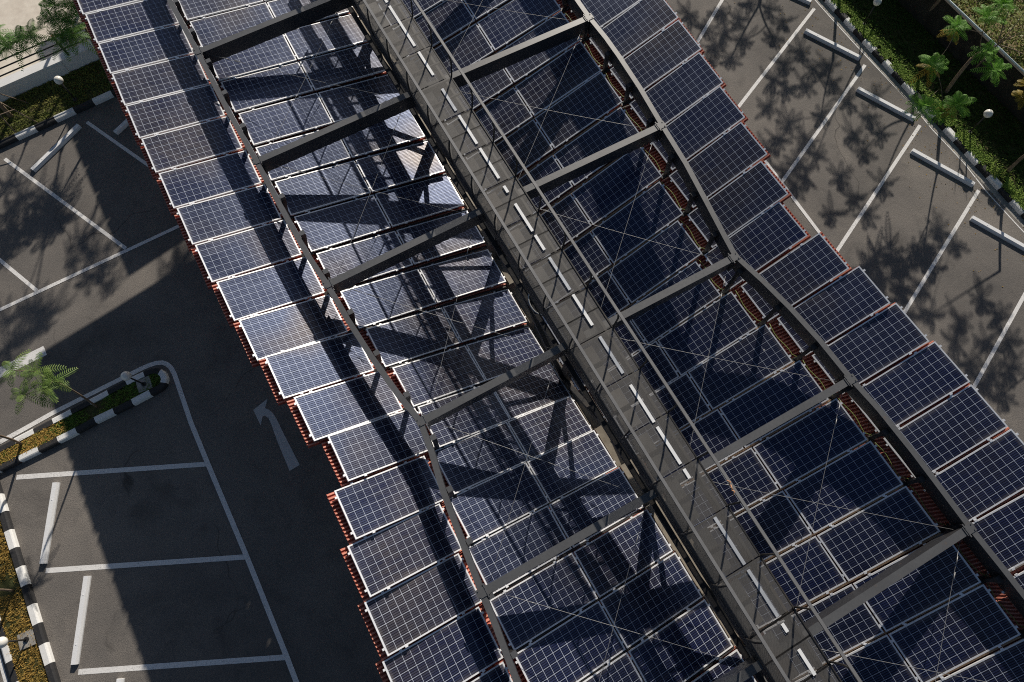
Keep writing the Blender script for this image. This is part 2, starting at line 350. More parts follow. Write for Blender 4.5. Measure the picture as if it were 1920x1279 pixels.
# rows of panels from the far end to the near end; six panels per row, left eave to right eave:
# centre x, y, z, yaw, slope across, slope along
PANELS = [
 [(-10.160,13.646,4.480,0.5081,-0.1252,-0.0015),(-8.262,14.708,4.192,0.5087,-0.1337,-0.0016),(-6.539,15.668,3.928,0.5104,-0.1337,-0.0015),(-4.222,16.977,3.966,0.5117,0.1890,0.0055),(-2.517,17.934,4.336,0.5117,0.1890,0.0055),(-0.614,19.004,4.708,0.5117,0.1879,0.0058)],
 [(-9.611,12.770,4.473,0.5043,-0.1419,0.0024),(-7.747,13.819,4.174,0.5059,-0.1396,0.0026),(-6.023,14.775,3.899,0.5102,-0.1396,0.0027),(-3.719,16.078,3.931,0.5118,0.1959,0.0077),(-2.016,17.035,4.314,0.5116,0.1959,0.0077),(-0.116,18.103,4.703,0.5114,0.1964,0.0077)],
 [(-9.093,11.873,4.469,0.5063,-0.1577,0.0095),(-7.208,12.930,4.143,0.5093,-0.1443,0.0074),(-5.488,13.891,3.858,0.5122,-0.1445,0.0073),(-3.216,15.181,3.890,0.5123,0.2037,0.0096),(-1.517,16.137,4.287,0.5112,0.2037,0.0096),(0.382,17.202,4.696,0.5107,0.2066,0.0092)],
 [(-8.565,10.973,4.462,0.5037,-0.1700,0.0106),(-6.679,12.033,4.108,0.5067,-0.1532,0.0083),(-4.958,12.990,3.807,0.5146,-0.1527,0.0082),(-2.714,14.287,3.839,0.5127,0.2134,0.0110),(-1.018,15.241,4.254,0.5101,0.2135,0.0110),(0.879,16.300,4.689,0.5094,0.2207,0.0102)],
 [(-8.048,10.078,4.460,0.5090,-0.1769,0.0116),(-6.165,11.147,4.074,0.5095,-0.1678,0.0060),(-4.449,12.106,3.745,0.5121,-0.1676,0.0060),(-2.215,13.398,3.773,0.5114,0.2264,0.0117),(-0.521,14.347,4.212,0.5071,0.2262,0.0118),(1.374,15.394,4.681,0.5079,0.2409,0.0107)],
 [(-7.501,9.181,4.453,0.5139,-0.1926,0.0174),(-5.606,10.256,4.024,0.5100,-0.1895,0.0110),(-3.897,11.210,3.653,0.5075,-0.1901,0.0110),(-1.700,12.488,3.684,0.5077,0.2449,0.0134),(-0.008,13.426,4.157,0.5048,0.2445,0.0134),(1.866,14.479,4.673,0.5101,0.2692,0.0116)],
 [(-6.931,8.276,4.441,0.5162,-0.2170,0.0211),(-5.082,9.333,3.966,0.5113,-0.2142,0.0176),(-3.383,10.286,3.549,0.5105,-0.2144,0.0175),(-1.184,11.575,3.569,0.5120,0.2740,0.0197),(0.491,12.515,4.095,0.5147,0.2742,0.0193),(2.340,13.565,4.660,0.5179,0.3062,0.0128)],
 [(-6.361,7.389,4.436,0.5190,-0.2491,0.0199),(-4.529,8.445,3.895,0.5125,-0.2438,0.0148),(-2.840,9.391,3.423,0.5089,-0.2442,0.0149),(-0.665,10.665,3.437,0.5142,0.3079,0.0218),(0.993,11.600,4.023,0.5214,0.3083,0.0213),(2.805,12.647,4.637,0.5337,0.3483,0.0123)],
 [(-5.794,6.497,4.446,0.5313,-0.2889,0.0180),(-3.987,7.567,3.818,0.5232,-0.2773,0.0212),(-2.322,8.526,3.285,0.5212,-0.2773,0.0211),(-0.136,9.793,3.300,0.5221,0.3461,0.0294),(1.498,10.728,3.951,0.5201,0.3459,0.0288),(3.303,11.728,4.619,0.5247,0.3770,0.0169)],
 [(-5.178,5.614,4.457,0.5353,-0.3462,0.0139),(-3.406,6.675,3.720,0.5288,-0.3267,0.0321),(-1.770,7.630,3.101,0.5206,-0.3256,0.0330),(0.365,8.849,3.123,0.5225,0.3848,0.0358),(1.977,9.774,3.837,0.5232,0.3848,0.0352),(3.754,10.775,4.578,0.5284,0.4135,0.0173)],
 [(-4.563,4.733,4.487,0.5337,-0.4169,-0.0005),(-2.801,5.781,3.619,0.5310,-0.4017,0.0247),(-1.204,6.715,2.876,0.5202,-0.4017,0.0260),(0.831,7.873,2.929,0.5268,0.4226,0.0283),(2.418,8.794,3.704,0.5333,0.4227,0.0275),(4.190,9.835,4.536,0.5397,0.4535,0.0111)],
 [(-3.915,3.920,4.505,0.5161,-0.4917,-0.0212),(-2.185,4.900,3.533,0.5256,-0.4943,0.0046),(-0.638,5.793,2.651,0.5208,-0.4935,0.0067),(1.322,6.922,2.776,0.5304,0.4548,0.0125),(2.886,7.839,3.600,0.5392,0.4550,0.0119),(4.622,8.879,4.485,0.5494,0.4850,-0.0007)],
 [(-3.238,3.088,4.505,0.5236,-0.5402,-0.0352),(-1.562,4.032,3.475,0.5336,-0.5814,-0.0207),(-0.079,4.902,2.477,0.5227,-0.5811,-0.0185),(1.748,5.952,2.643,0.5329,0.4755,-0.0127),(3.293,6.869,3.497,0.5465,0.4761,-0.0129),(5.011,7.902,4.409,0.5524,0.4985,-0.0147)],
 [(-2.522,2.339,4.425,0.5039,-0.5552,-0.0359),(-0.975,3.173,3.455,0.5201,-0.6144,-0.0404),(0.485,4.012,2.421,0.5221,-0.6157,-0.0413),(2.125,4.966,2.556,0.5330,0.4784,-0.0403),(3.666,5.876,3.411,0.5484,0.4785,-0.0401),(5.355,6.928,4.316,0.5573,0.4881,-0.0349)],
 [(-2.246,1.296,4.554,0.5046,-0.5280,-0.0336),(-0.584,2.242,3.547,0.5143,-0.5431,-0.0562),(0.938,3.107,2.597,0.5215,-0.5430,-0.0585),(2.798,4.184,2.708,0.5279,0.4659,-0.0681),(4.357,5.092,3.548,0.5368,0.4660,-0.0677),(6.083,6.116,4.437,0.5518,0.4710,-0.0562)],
 [(-1.889,0.338,4.589,0.5135,-0.4702,-0.0332),(-0.173,1.322,3.647,0.5121,-0.4467,-0.0624),(1.413,2.214,2.835,0.5170,-0.4463,-0.0644),(3.403,3.379,2.879,0.5226,0.4454,-0.0831),(4.980,4.286,3.690,0.5272,0.4453,-0.0827),(6.764,5.306,4.548,0.5444,0.4396,-0.0672)],
 [(-1.487,-0.604,4.587,0.5115,-0.4070,-0.0308),(0.262,0.395,3.749,0.5102,-0.3615,-0.0560),(1.897,1.312,3.072,0.5139,-0.3615,-0.0574),(3.983,2.522,3.055,0.5212,0.4199,-0.0816),(5.575,3.435,3.826,0.5272,0.4199,-0.0811),(7.377,4.457,4.626,0.5511,0.3945,-0.0647)],
 [(-1.084,-1.555,4.585,0.5064,-0.3515,-0.0293),(0.735,-0.546,3.841,0.5108,-0.2980,-0.0468),(2.404,0.389,3.271,0.5154,-0.2979,-0.0472),(4.576,1.658,3.232,0.5230,0.3928,-0.0692),(6.183,2.583,3.960,0.5317,0.3928,-0.0688),(7.998,3.604,4.700,0.5615,0.3468,-0.0524)],
 [(-0.609,-2.488,4.567,0.5122,-0.3075,-0.0255),(1.234,-1.456,3.914,0.5177,-0.2625,-0.0341),(2.909,-0.503,3.409,0.5194,-0.2625,-0.0342),(5.100,0.758,3.358,0.5241,0.3658,-0.0520),(6.718,1.695,4.042,0.5343,0.3657,-0.0516),(8.541,2.707,4.733,0.5646,0.3103,-0.0385)],
 [(-0.111,-3.397,4.551,0.5138,-0.2729,-0.0198),(1.737,-2.354,3.968,0.5165,-0.2413,-0.0238),(3.421,-1.400,3.502,0.5187,-0.2411,-0.0238),(5.626,-0.144,3.458,0.5265,0.3422,-0.0354),(7.253,0.803,4.102,0.5366,0.3420,-0.0352),(9.112,1.824,4.776,0.5674,0.2993,-0.0311)],
 [(0.405,-4.295,4.534,0.5118,-0.2469,-0.0122),(2.272,-3.250,3.999,0.5109,-0.2281,-0.0129),(3.966,-2.302,3.557,0.5127,-0.2279,-0.0129),(6.177,-1.041,3.542,0.5209,0.3248,-0.0210),(7.820,-0.098,4.157,0.5290,0.3250,-0.0209),(9.656,0.923,4.806,0.5363,0.2965,-0.0203)],
 [(0.924,-5.188,4.517,0.5119,-0.2284,-0.0040),(2.797,-4.137,4.015,0.5121,-0.2203,-0.0034),(4.491,-3.185,3.587,0.5148,-0.2203,-0.0033),(6.698,-1.934,3.596,0.5203,0.3105,-0.0079),(8.346,-0.989,4.186,0.5278,0.3102,-0.0078),(10.201,-0.037,4.821,0.5428,0.2910,-0.0039)],
 [(1.442,-6.079,4.499,0.5119,-0.2151,0.0039),(3.318,-5.026,4.019,0.5121,-0.2146,0.0047),(5.015,-4.072,3.601,0.5128,-0.2147,0.0047),(7.210,-2.839,3.627,0.5132,0.3035,0.0023),(8.869,-1.905,4.205,0.5147,0.3036,0.0023),(10.721,-0.884,4.826,0.5194,0.2977,0.0061)],
 [(1.958,-6.971,4.475,0.5119,-0.2044,0.0113),(3.838,-5.915,4.014,0.5119,-0.2096,0.0118),(5.536,-4.961,3.606,0.5120,-0.2097,0.0118),(7.719,-3.737,3.646,0.5118,0.2985,0.0117),(9.381,-2.804,4.215,0.5123,0.2986,0.0117),(11.241,-1.765,4.821,0.5137,0.3037,0.0131)],
]
PL, PW, PT = 1.96, .99, .040
def paxes(q):
    x, y, z, yaw, s, t = q
    u = V((math.cos(yaw), math.sin(yaw), s)).normalized(); v = V((-math.sin(yaw), math.cos(yaw), t)); v = (v - u * v.dot(u)).normalized()
    return V((x, y, z)), u, v, u.cross(v)

# ------------------------------------------------------------------ solar panels
def make_panel():
    r = thing('photovoltaic_module', '', '')
    fr = MB(); b = .027
    for s in (-1, 1):
        fr.box(-PL / 2, PL / 2, s * PW / 2 - (b if s > 0 else 0), s * PW / 2 + (0 if s > 0 else b), -PT, 0)
        fr.box(s * PL / 2 - (b if s > 0 else 0), s * PL / 2 + (0 if s > 0 else b), -PW / 2 + b, PW / 2 - b, -PT, -.0005)
        for xx in (-.62, .55):                     # clamps that hold the long edges down
            fr.box(xx - .028, xx + .028, s * (PW / 2 + .004) - .022, s * (PW / 2 + .004) + .022, -.02, .006)
        for yy in (-.36, .36):                     # clips on the short edges
            fr.box(s * (PL / 2 + .018) - .022, s * (PL / 2 + .018) + .022, yy - .02, yy + .02, -.045, -.004)
    fr.build('frame', ALU, r)
    g = MB(); g.box(-PL / 2 + b, PL / 2 - b, -PW / 2 + b, PW / 2 - b, -PT + .006, -.005); g.build('cell_sheet', CELL, r)
    return r
proto = make_panel(); used = False
COLN = ['in the left outer eave column', 'in the column beside the left edge beam', 'in the column left of the catwalk',
        'in the column right of the catwalk', 'in the column beside the right edge beam', 'in the right outer eave column']
def inframe(q, mg=-3):
    c, u, v, n = paxes(q)
    for i in range(-5, 6):
        for j in range(-5, 6):
            x, y = seen(c + u * (PL / 2 * i / 5) + v * (PW / 2 * j / 5))
            if -mg < x < 1920 + mg and -mg < y < 1279 + mg: return True
    return False
_look = ['bluish panel with a shaded inner end', 'bluish panel streaked by shadows', 'panel patched with deep shadow', 'dark panel seen partly through mesh', 'near-black panel crossed by brace shadows', 'near-black panel with clean white grid']
for c in range(6):
    vis = [r for r in range(len(PANELS)) if inframe(PANELS[r][c])]
    for k, r in enumerate(vis + [r for r in range(len(PANELS)) if r not in vis and inframe(PANELS[r][c], 170)]):
        q = PANELS[r][c]; cc, u, v, n = paxes(q)
        if not used: o = proto; used = True
        else:
            o = proto.copy(); col.objects.link(o)
            for ch in list(proto.children):
                d = ch.copy(); col.objects.link(d); d.parent = o; d.matrix_parent_inverse = ch.matrix_parent_inverse.copy()
        M = Matrix((u, v, n)).transposed().to_4x4() @ Matrix.Rotation(random.gauss(0, .0045), 4, 'X') @ Matrix.Rotation(random.gauss(0, .003), 4, 'Y'); M.translation = cc + n * .002
        o.matrix_world = M
        edge = 'top' if r < 10 else ('bottom' if c < 3 else 'right')
        tag(o, 'solar panel, %s from the top %s' % (ORD[k], COLN[c]) if k < len(vis) else 'solar panel past the %s edge, %s' % (edge, COLN[c]), 'solar panel', 'solar panels on the canopy roof')

# ------------------------------------------------------------------ canopy: roof sheets, beams, braces, gutter, columns
canopy = thing('solar_canopy', 'long carport canopy of dark steel frames with red corrugated roof under the solar panels', 'canopy')
def strip(poly, v, half, n_, mb, drop=.175, ribs=14, amp=.030):
    """one corrugated sheet: poly = points across the roof, v = along, ribs run across"""
    prof = []
    P = 2 * half / ribs
    for k in range(ribs):
        t = -half + k * P
        prof += [(t, 0), (t + P * .30, 0), (t + P * .42, amp), (t + P * .80, amp), (t + P * .92, 0)]
    prof.append((half, 0)); m_ = len(prof)
    vs = []
    for p in poly:
        for t, h in prof: vs.append(p + v * t + n_ * (h - drop))
    fs = []
    for i in range(len(poly) - 1):
        for k in range(m_ - 1): fs.append((i * m_ + k, i * m_ + k + 1, (i + 1) * m_ + k + 1, (i + 1) * m_ + k))
    o_ = len(mb.f); mb.add(vs, fs)
    for k in range(len(fs)): mb.m[o_ + k] = 1 if (k % (m_ - 1)) % 5 in (2, 3) else 0
for r in range(len(PANELS)):
    E, A, B, Cc, D, Rr = [paxes(q) for q in PANELS[r]]
    for pts, ref in (((E[0] - E[1] * (PL / 2 + .10), E[0] + E[1] * (PL / 2), A[0] - A[1] * (PL / 2), B[0] + B[1] * (PL / 2 + .06)), A),
                     ((Cc[0] - Cc[1] * (PL / 2 + .06), D[0] + D[1] * (PL / 2), Rr[0] - Rr[1] * (PL / 2), Rr[0] + Rr[1] * (PL / 2 + (.07 if r < 15 else .015))), D)):
        mb = MB(); strip(pts, ref[2], .535, ref[3], mb); mb.build('roof_sheet', [RED, REDC], canopy, fix=False)
# purlins in the gaps between the rows
for r in range(len(PANELS) - 1):
    for i, j in ((1, 2), (3, 4)):
        a0, b0 = paxes(PANELS[r][i]), paxes(PANELS[r][j]); a1, b1 = paxes(PANELS[r + 1][i]), paxes(PANELS[r + 1][j])
        p = ((a0[0] - a0[1] * PL / 2 - a0[2] * PW / 2) + (a1[0] - a1[1] * PL / 2 + a1[2] * PW / 2)) / 2
        q = ((b0[0] + b0[1] * PL / 2 - b0[2] * PW / 2) + (b1[0] + b1[1] * PL / 2 + b1[2] * PW / 2)) / 2
        dn = V((0, 0, -.075)); mb = MB(); mb.bar(p + dn, q + dn, .035, .05); mb.build('purlin', PURL if i == 3 else STEELD, canopy)  # left purlins coloured dark to paint in the shade of the gaps
LEFT = [(-9.10, 14.00), (-8.31, 12.62), (-7.43, 11.19), (-6.48, 9.60), (-5.65, 8.29), (-4.78, 6.87), (-4.28, 6.08), (-3.79, 5.41), (-3.30, 4.66), (-2.76, 3.90), (-2.20, 3.18), (-1.72, 2.63), (-1.47, 2.06), (-1.26, 1.46), (-.98, .80), (-.71, .20), (-.44, -.40), (-.18, -.93), (.19, -1.77), (1.02, -3.40), (1.9, -5.1)]
RIGHT = [(.05, 15.40), (.52, 14.55), (1.67, 12.45), (2.05, 11.85), (2.34, 11.33), (2.79, 10.45), (3.23, 9.48), (3.72, 8.45), (4.10, 7.51), (4.42, 6.70), (4.60, 6.26), (5.12, 5.70), (5.61, 5.12), (6.12, 4.44), (6.63, 3.66), (7.08, 3.06), (7.62, 2.22), (8.01, 1.56), (8.41, .88), (8.86, .18), (9.25, -.45), (10.05, -1.85), (10.9, -3.3)]
LEFT = [(x * SB, y * SB) for x, y in LEFT]; RIGHT = [(x * SB, y * SB) for x, y in RIGHT]
for P_ in (LEFT, RIGHT):
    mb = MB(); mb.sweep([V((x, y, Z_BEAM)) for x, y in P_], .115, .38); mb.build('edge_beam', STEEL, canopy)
FR = [((-9.10, 14.05), (-1.25, 18.0)), ((-7.43, 11.19), (.05, 15.44)), ((-5.65, 8.29), (1.67, 12.45)), ((-3.79, 5.41), (3.23, 9.44)), ((-1.70, 2.62), (4.59, 6.23)), ((-.44, -.41), (6.64, 3.64)), ((1.05, -3.35), (8.40, .87)), ((2.55, -6.3), (10.05, -1.90))]
FR = [(V((*a, 0)) * SB, V((*b, 0)) * SB) for a, b in FR]
for a, b in FR[1:]:
    d = (b - a).normalized(); mid = (a + b) / 2
    mb = MB(); pts = [a + d * .075 + V((0, 0, Z_BEAM - .004)), mid + V((0, 0, Z_BEAM + .03)), b - d * .075 + V((0, 0, Z_BEAM - .004))]
    mb.sweep(pts, .152, .40)
    for s, e in ((a, d), (b, -d)): mb.obox(s + e * .09 + V((0, 0, Z_BEAM - .2)), d * .012, V((-d.y, d.x, 0)) * .13, V((0, 0, .22)))   # end plates
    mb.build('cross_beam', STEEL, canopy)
for a, b in FR[1:7]:
    for p, sg in ((a, 1), (b, -1)):
        mb = MB(); e = (b - a).normalized() * sg; x = V((-e.y, e.x, 0))
        mb.obox(p + e * .02 + V((0, 0, Z_BEAM + .006)), e * .11, x * .085, V((0, 0, .006)))
        for i_ in (-.07, .07):
            for j_ in (-.055, .055): mb.cyl(p + e * (.02 + i_) + x * j_ + V((0, 0, Z_BEAM + .012)), .014, .012, .012, 8)
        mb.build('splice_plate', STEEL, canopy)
# struts that carry the roof under the edge beams, one for each row
def near_on(P_, p):
    best = None
    for (x0, y0), (x1, y1) in zip(P_, P_[1:]):
        a = V((x0, y0, 0)); e = V((x1, y1, 0)) - a; t = max(0, min(1, (V((p.x, p.y, 0)) - a).dot(e) / e.dot(e))); q = a + e * t; dd = (q - V((p.x, p.y, 0))).length
        if best is None or dd < best[0]: best = (dd, q, e.normalized())
    return best[1], best[2]
for r in range(len(PANELS)):
    for i, j, P_, sg in ((0, 1, LEFT, 1), (4, 5, RIGHT, -1)):
        a, b = paxes(PANELS[r][i]), paxes(PANELS[r][j])
        g0 = (a[0] + a[1] * PL / 2 + b[0] - b[1] * PL / 2) / 2 - a[2] * (PW / 2 - .02)
        q, e = near_on(P_, g0); side = bx * sg
        top = q + side * .135 + V((0, 0, Z_BEAM - .012)); foot = V((g0.x, g0.y, g0.z - .10))
        mb = MB()
        mb.obox(q + side * .125 + V((0, 0, Z_BEAM - (.06 if i == 0 else .16))), side * .055, V((-side.y, side.x, 0)) * .055, V((0, 0, .05)), 0 if i == 0 else 1)
        mb.bar(top - V((0, 0, .10)), foot, .09, .07, V((ax.x, ax.y, 0)), 1)
        mb.obox(foot, bx * .13, ax * .06, V((0, 0, .012)), 1)
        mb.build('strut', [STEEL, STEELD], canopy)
# crossed bracing rods between the frames
def rod(p, q):
    mb = MB(); n = 8; pts = []
    for k in range(n + 1):
        t = k / n; pts.append(p.lerp(q, t) - V((0, 0, .05 * 4 * t * (1 - t))))
    mb.tube(pts, .0042, 6)
    d = (q - p).normalized()
    for s0 in (.32, .62): mb.tube([p + d * s0, p + d * (s0 + .16)], .009, 8)                # turnbuckle
    mb.build('brace_rod', RODM, canopy, True)
ZB = Z_BEAM - .12
for (a0, b0), (a1, b1) in zip(FR[1:], FR[2:]):
    def pt(a, b, w_, sgn):
        # point on a frame at offset w_ from the catwalk middle line
        d = (b - a).normalized(); t0, w0 = tw(a); k = (w_ - w0) / d.dot(bx); p = a + d * k; return V((p.x, p.y, ZB)) + ax * sgn * .10
    wl0, wl1 = tw(a0)[1] + .22, tw(a1)[1] + .22; wr0, wr1 = tw(b0)[1] - .22, tw(b1)[1] - .22
    rod(pt(a0, b0, wl0, 1), pt(a1, b1, -.72, -1)); rod(pt(a0, b0, -.72, 1), pt(a1, b1, wl1, -1))
    rod(pt(a0, b0, .30, 1), pt(a1, b1, wr1, -1)); rod(pt(a0, b0, wr0, 1), pt(a1, b1, .30, -1))
# girders under the catwalk, columns, diagonals, gutter in the valley
T0, T1 = tw(V((-4.9, 16.2, 0)))[0], tw(V((6.6, -4.4, 0)))[0]
for w_ in (-.46, .40):
    mb = MB(); mb.bar(K(T0, w_, Z_BEAM - .10), K(T1, w_, Z_BEAM - .10), .07, .26); mb.build('girder', STEELD, canopy)
val = []
for r in range(len(PANELS)):
    B, Cc = paxes(PANELS[r][2]), paxes(PANELS[r][3]); a = B[0] + B[1] * PL / 2; b = Cc[0] - Cc[1] * PL / 2
    val.append((a, b))
for r in range(len(val)):
    a, b = val[r]; v = ax * .52; dz = V((0, 0, -.24)); mb = MB()
    mb.obox((a + b) / 2 + dz, v, (b - a) * .42, V((0, 0, .008)))
    for p, s in ((a, 1), (b, -1)): mb.obox(p + bx * s * .05 + V((0, 0, -.17)), v, bx * .006, V((0, 0, .07)))
    mb.build('gutter', GUT, canopy)
def valz(t):
    best = min(range(len(val)), key=lambda r: abs(tw((val[r][0] + val[r][1]) / 2)[0] - t)); return ((val[best][0] + val[best][1]) / 2).z, tw((val[best][0] + val[best][1]) / 2)[1]
ft = []
for a, b in FR[1:]:
    d = (b - a).normalized(); t0, w0 = tw(a); k = (-.3 - w0) / d.dot(bx); p = a + d * k; t = tw(p)[0]; ft.append(t)
    z, wv = valz(t)
    mb = MB(); mb.obox(K(t, wv, (Z_BEAM - .4) / 2), ax * .10, bx * .10, V((0, 0, (Z_BEAM - .4) / 2))); mb.obox(K(t, wv, .02), ax * .2, bx * .2, V((0, 0, .02)))
    mb.build('column', STEELD, canopy)
mb = MB(); mb.bar(K(ft[0] - 3, -.50, Z_BEAM - .60), K(ft[-1] + 1, -.50, Z_BEAM - .60), .10, .10); mb.build('lower_chord', STEELD, canopy)
for t0, t1 in zip(ft, ft[1:]):
    tm = (t0 + t1) / 2; zm, wm = valz(tm)
    for ta in (t0, t1):
        z, wv = valz(ta); mb = MB(); mb.bar(K(ta, wv - .12, z + .25), K(tm, -.50, Z_BEAM - .62), .10, .08); mb.build('diagonal', STEELD, canopy)
# cables along the red gap on the right
for r in range(6, len(PANELS)):
    D, Rr = paxes(PANELS[r][4]), paxes(PANELS[r][5]); p = D[0] + D[1] * (PL / 2 + .06) + D[3] * -.06
    pts = [p + D[2] * (.47 - k * .117) + D[1] * (.025 * math.sin(k * .9 + r)) for k in range(9)]
    pts[-1] += D[1] * .08; mb = MB(); mb.tube(pts, .008, 6); mb.build('cable', CABLE_G, canopy, True)

# ------------------------------------------------------------------ catwalk
catwalk = thing('catwalk', 'raised mesh walkway with grey handrails running down the middle of the canopy', 'catwalk')
tR = tw(V((-2.77, 12.64, 0)) * SB)[0] - 2.45                      # a post position; posts stand 1 m apart
POSTS = [tR + k for k in range(0, 23)]
def uvquad(name, a, b, c, d, mat, lu, lv, parent):
    me = bpy.data.meshes.new(name); me.from_pydata([a, b, c, d], [], [(0, 1, 2, 3)]); uv = me.uv_layers.new()
    for l, t in zip(uv.data, ((0, 0), (lu, 0), (lu, lv), (0, lv))): l.uv = t
    me.materials.append(mat); o = bpy.data.objects.new(name, me); col.objects.link(o); o.parent = parent; return o
for k, (t0, t1) in enumerate(zip(POSTS, POSTS[1:])):
    dz = -.010 if (k // 6) % 2 else 0.0
    uvquad('deck_panel', K(t0 + .012, -.5, Z_DECK + dz), K(t0 + .012, .5, Z_DECK + dz), K(t1 - .012, .5, Z_DECK + dz), K(t1 - .012, -.5, Z_DECK + dz), DECK, 1.0, 1.0, catwalk)
    mb = MB()                                                # angle frame under each panel
    for tt in (t0 + .03, (t0 + t1) / 2): mb.bar(K(tt, -.5, Z_DECK - .035), K(tt, .5, Z_DECK - .035), .03, .05)
    for w_ in (-.5, .5): mb.bar(K(t0, w_, Z_DECK - .030), K(t1, w_, Z_DECK - .030), .025, .075)
    mb.build('deck_frame', STEELD, catwalk)
    mb = MB(); j = random.uniform(-.02, .02)
    mb.obox(K((t0 + t1) / 2 + .02, -.22 + j, Z_DECK - .07), ax * .40, bx * .17, V((0, 0, .012))); mb.build('cable_tray', TRAY, catwalk)
    uvquad('infill_panel', K(t0 + .03, -.5, Z_DECK + .05), K(t1 - .03, -.5, Z_DECK + .05), K(t1 - .03, -.5, Z_DECK + .70), K(t0 + .03, -.5, Z_DECK + .70), INFILL, .94, .65, catwalk)
for w_ in (-.5, .5):
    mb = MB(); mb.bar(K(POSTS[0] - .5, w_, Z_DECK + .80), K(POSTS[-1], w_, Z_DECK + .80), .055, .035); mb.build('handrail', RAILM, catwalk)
    for t in POSTS:
        s = 1 if w_ > 0 else -1; mb = MB()
        mb.tube([K(t, w_ + s * .005, Z_DECK - .12), K(t, w_ + s * .03, Z_DECK + .05), K(t + .01, w_ + s * .045, Z_DECK + .45), K(t, w_ + s * .0, Z_DECK + .785)], .019, 8); mb.build('post', STEELD, catwalk, True)
WS = [(-3.05, 12.44), (-2.39, 11.28), (-2.27, 11.13), (-1.91, 10.48), (-1.68, 10.12), (-1.36, 9.53), (-1.28, 9.42), (-.88, 8.68), (-.80, 8.58), (-.37, 7.84), (-.25, 7.66), (-.17, 7.50), (.01, 7.25), (.33, 6.58), (.40, 6.50), (.63, 6.19), (.72, 6.02), (1.15, 5.32), (1.21, 5.22), (1.58, 4.57), (1.72, 4.34), (2.15, 3.6), (2.29, 3.38), (2.7, 2.66), (2.76, 2.58), (3.13, 1.88), (3.2, 1.8), (3.29, 1.63), (3.62, 1.03), (3.62, 1.03), (3.68, .94), (4.15, .15), (4.2, .06), (4.62, -.70), (4.70, -.80), (4.78, -.93), (4.93, -1.2), (5.17, -1.58), (5.25, -1.7), (5.7, -2.45), (5.8, -2.6), (6.3, -3.4)]
segs = [(tw(V((*WS[k], 0)) * SB)[0], tw(V((*WS[k + 1], 0)) * SB)[0]) for k in range(0, len(WS) - 1, 2)]
t_ = segs[0][0]
for k in range(3): segs.insert(0, (t_ - 1.0 - k, t_ - .12 - k))
for a, b in segs:
    if b - a < .05: continue
    mb = MB(); mb.obox(K((a + b) / 2, .165, Z_DECK + .012 + random.uniform(0, .004)), ax * (b - a) / 2, bx * .031, V((0, 0, .008)))
    mb.build('cover_plate', random.choice((COVER, COVER, COVER2)), catwalk)
# a coil of pale cable that hangs beside the catwalk, a scrap of cloth tied to the handrail
hose = MB(); c_ = at(1006, 570, Z_BEAM - .55); pts = []
for k in range(15):
    a = math.pi * (.15 + 1.25 * k / 14); pts.append(c_ + bx * (.05 - .14 * math.sin(a)) * 1.6 + ax * (-.30 * math.cos(a)) + V((0, 0, .10 * math.cos(a * .7))))
pts.append(pts[-1] - bx * .25 + ax * .03 - V((0, 0, .15))); hose.tube(pts, .014, 8); tag(hose.build('cable_loop', RUBBER, None, True), 'loop of pale cable hanging on the left of the catwalk', 'cable')
cl = MB(); c_ = at(1370, 912, Z_DECK + .83)
for k, (da, db) in enumerate(((-.12, .0), (-.02, .02), (.05, -.03))):
    cl.tube([c_ + ax * da + bx * db, c_ + ax * (da + .05) + bx * (db + .03 * (-1) ** k) + V((0, 0, .02)), c_ + ax * (da + .10) + bx * (db - .02)], [.008, .017, .006], 6)
tag(cl.build('cloth_strip', CLOTH, None, True), 'scrap of orange brown cloth tied around the right handrail', 'cloth')

# ------------------------------------------------------------------ ground
def sheet(name, pts, z, mat):
    bm = bmesh.new(); vs = [bm.verts.new((p.x, p.y, z)) for p in pts]; f = bm.faces.new(vs)
    if f.normal.z < 0: f.normal_flip()
    bm.normal_update()
    if f.normal.z < 0: f.normal_flip()
    bmesh.ops.triangulate(bm, faces=bm.faces[:])
    me = bpy.data.meshes.new(name); bm.to_mesh(me); bm.free(); me.materials.append(mat)
    o = bpy.data.objects.new(name, me); col.objects.link(o); return o
struct(sheet('ground', [V((-600, -600, 0)), V((600, -600, 0)), V((600, 600, 0)), V((-600, 600, 0))], 0, ASPH))
def stroke(pts, w_, z=.004, name='parking_line'):
    """painted line of width w_ along ground points"""
    n = len(pts); L_, R_ = [], []
    for i, p in enumerate(pts):
        t = (pts[min(i + 1, n - 1)] - pts[max(i - 1, 0)]); t.z = 0; t.normalize(); x = V((t.y, -t.x, 0)) * w_ / 2
        L_.append(p - x); R_.append(p + x)
    mb = MB(); mb.add([V((p.x, p.y, z)) for p in L_ + R_], [(i, i + 1, n + i + 1, n + i) for i in range(n - 1)])
    return struct(mb.build(name, PAINT))
def gl(*p): return [at(x, y) for x, y in p]
def ext(a, b, d): return b + (b - a).normalized() * d
LW = .105
# bottom left bays
for p in (((31, 895), (392, 870)), ((86, 1070), (465, 1044)), ((147, 1260), (541, 1232))): stroke(gl(*p), .125)
stroke(gl((0, 829), (48, 803), (100, 774), (200, 724), (248, 700), (266, 691), (280, 685), (293, 681), (305, 680), (314, 683.5), (321, 690), (327, 701), (336, 727), (358, 792), (390, 870), (463, 1044), (538, 1232), (562, 1295), (620, 1450)), .125, .008, 'edge_line')
# top left bays
a, b = gl((0, 581), (336, 424)); stroke([a + (a - b).normalized() * 3, b + (b - a).normalized() * 2.2], .105, .008, 'edge_line')
for p in (((9, 298), (236, 466)), ((163, 229), (295, 322)), ((-30, 463), (69, 545))):
    a, b = gl(*p); stroke([a, b if p[0][0] != 163 else ext(a, b, 2.5)], .105)
stroke(gl((-60, 728), (85, 657)), .30, .004, 'road_marking')
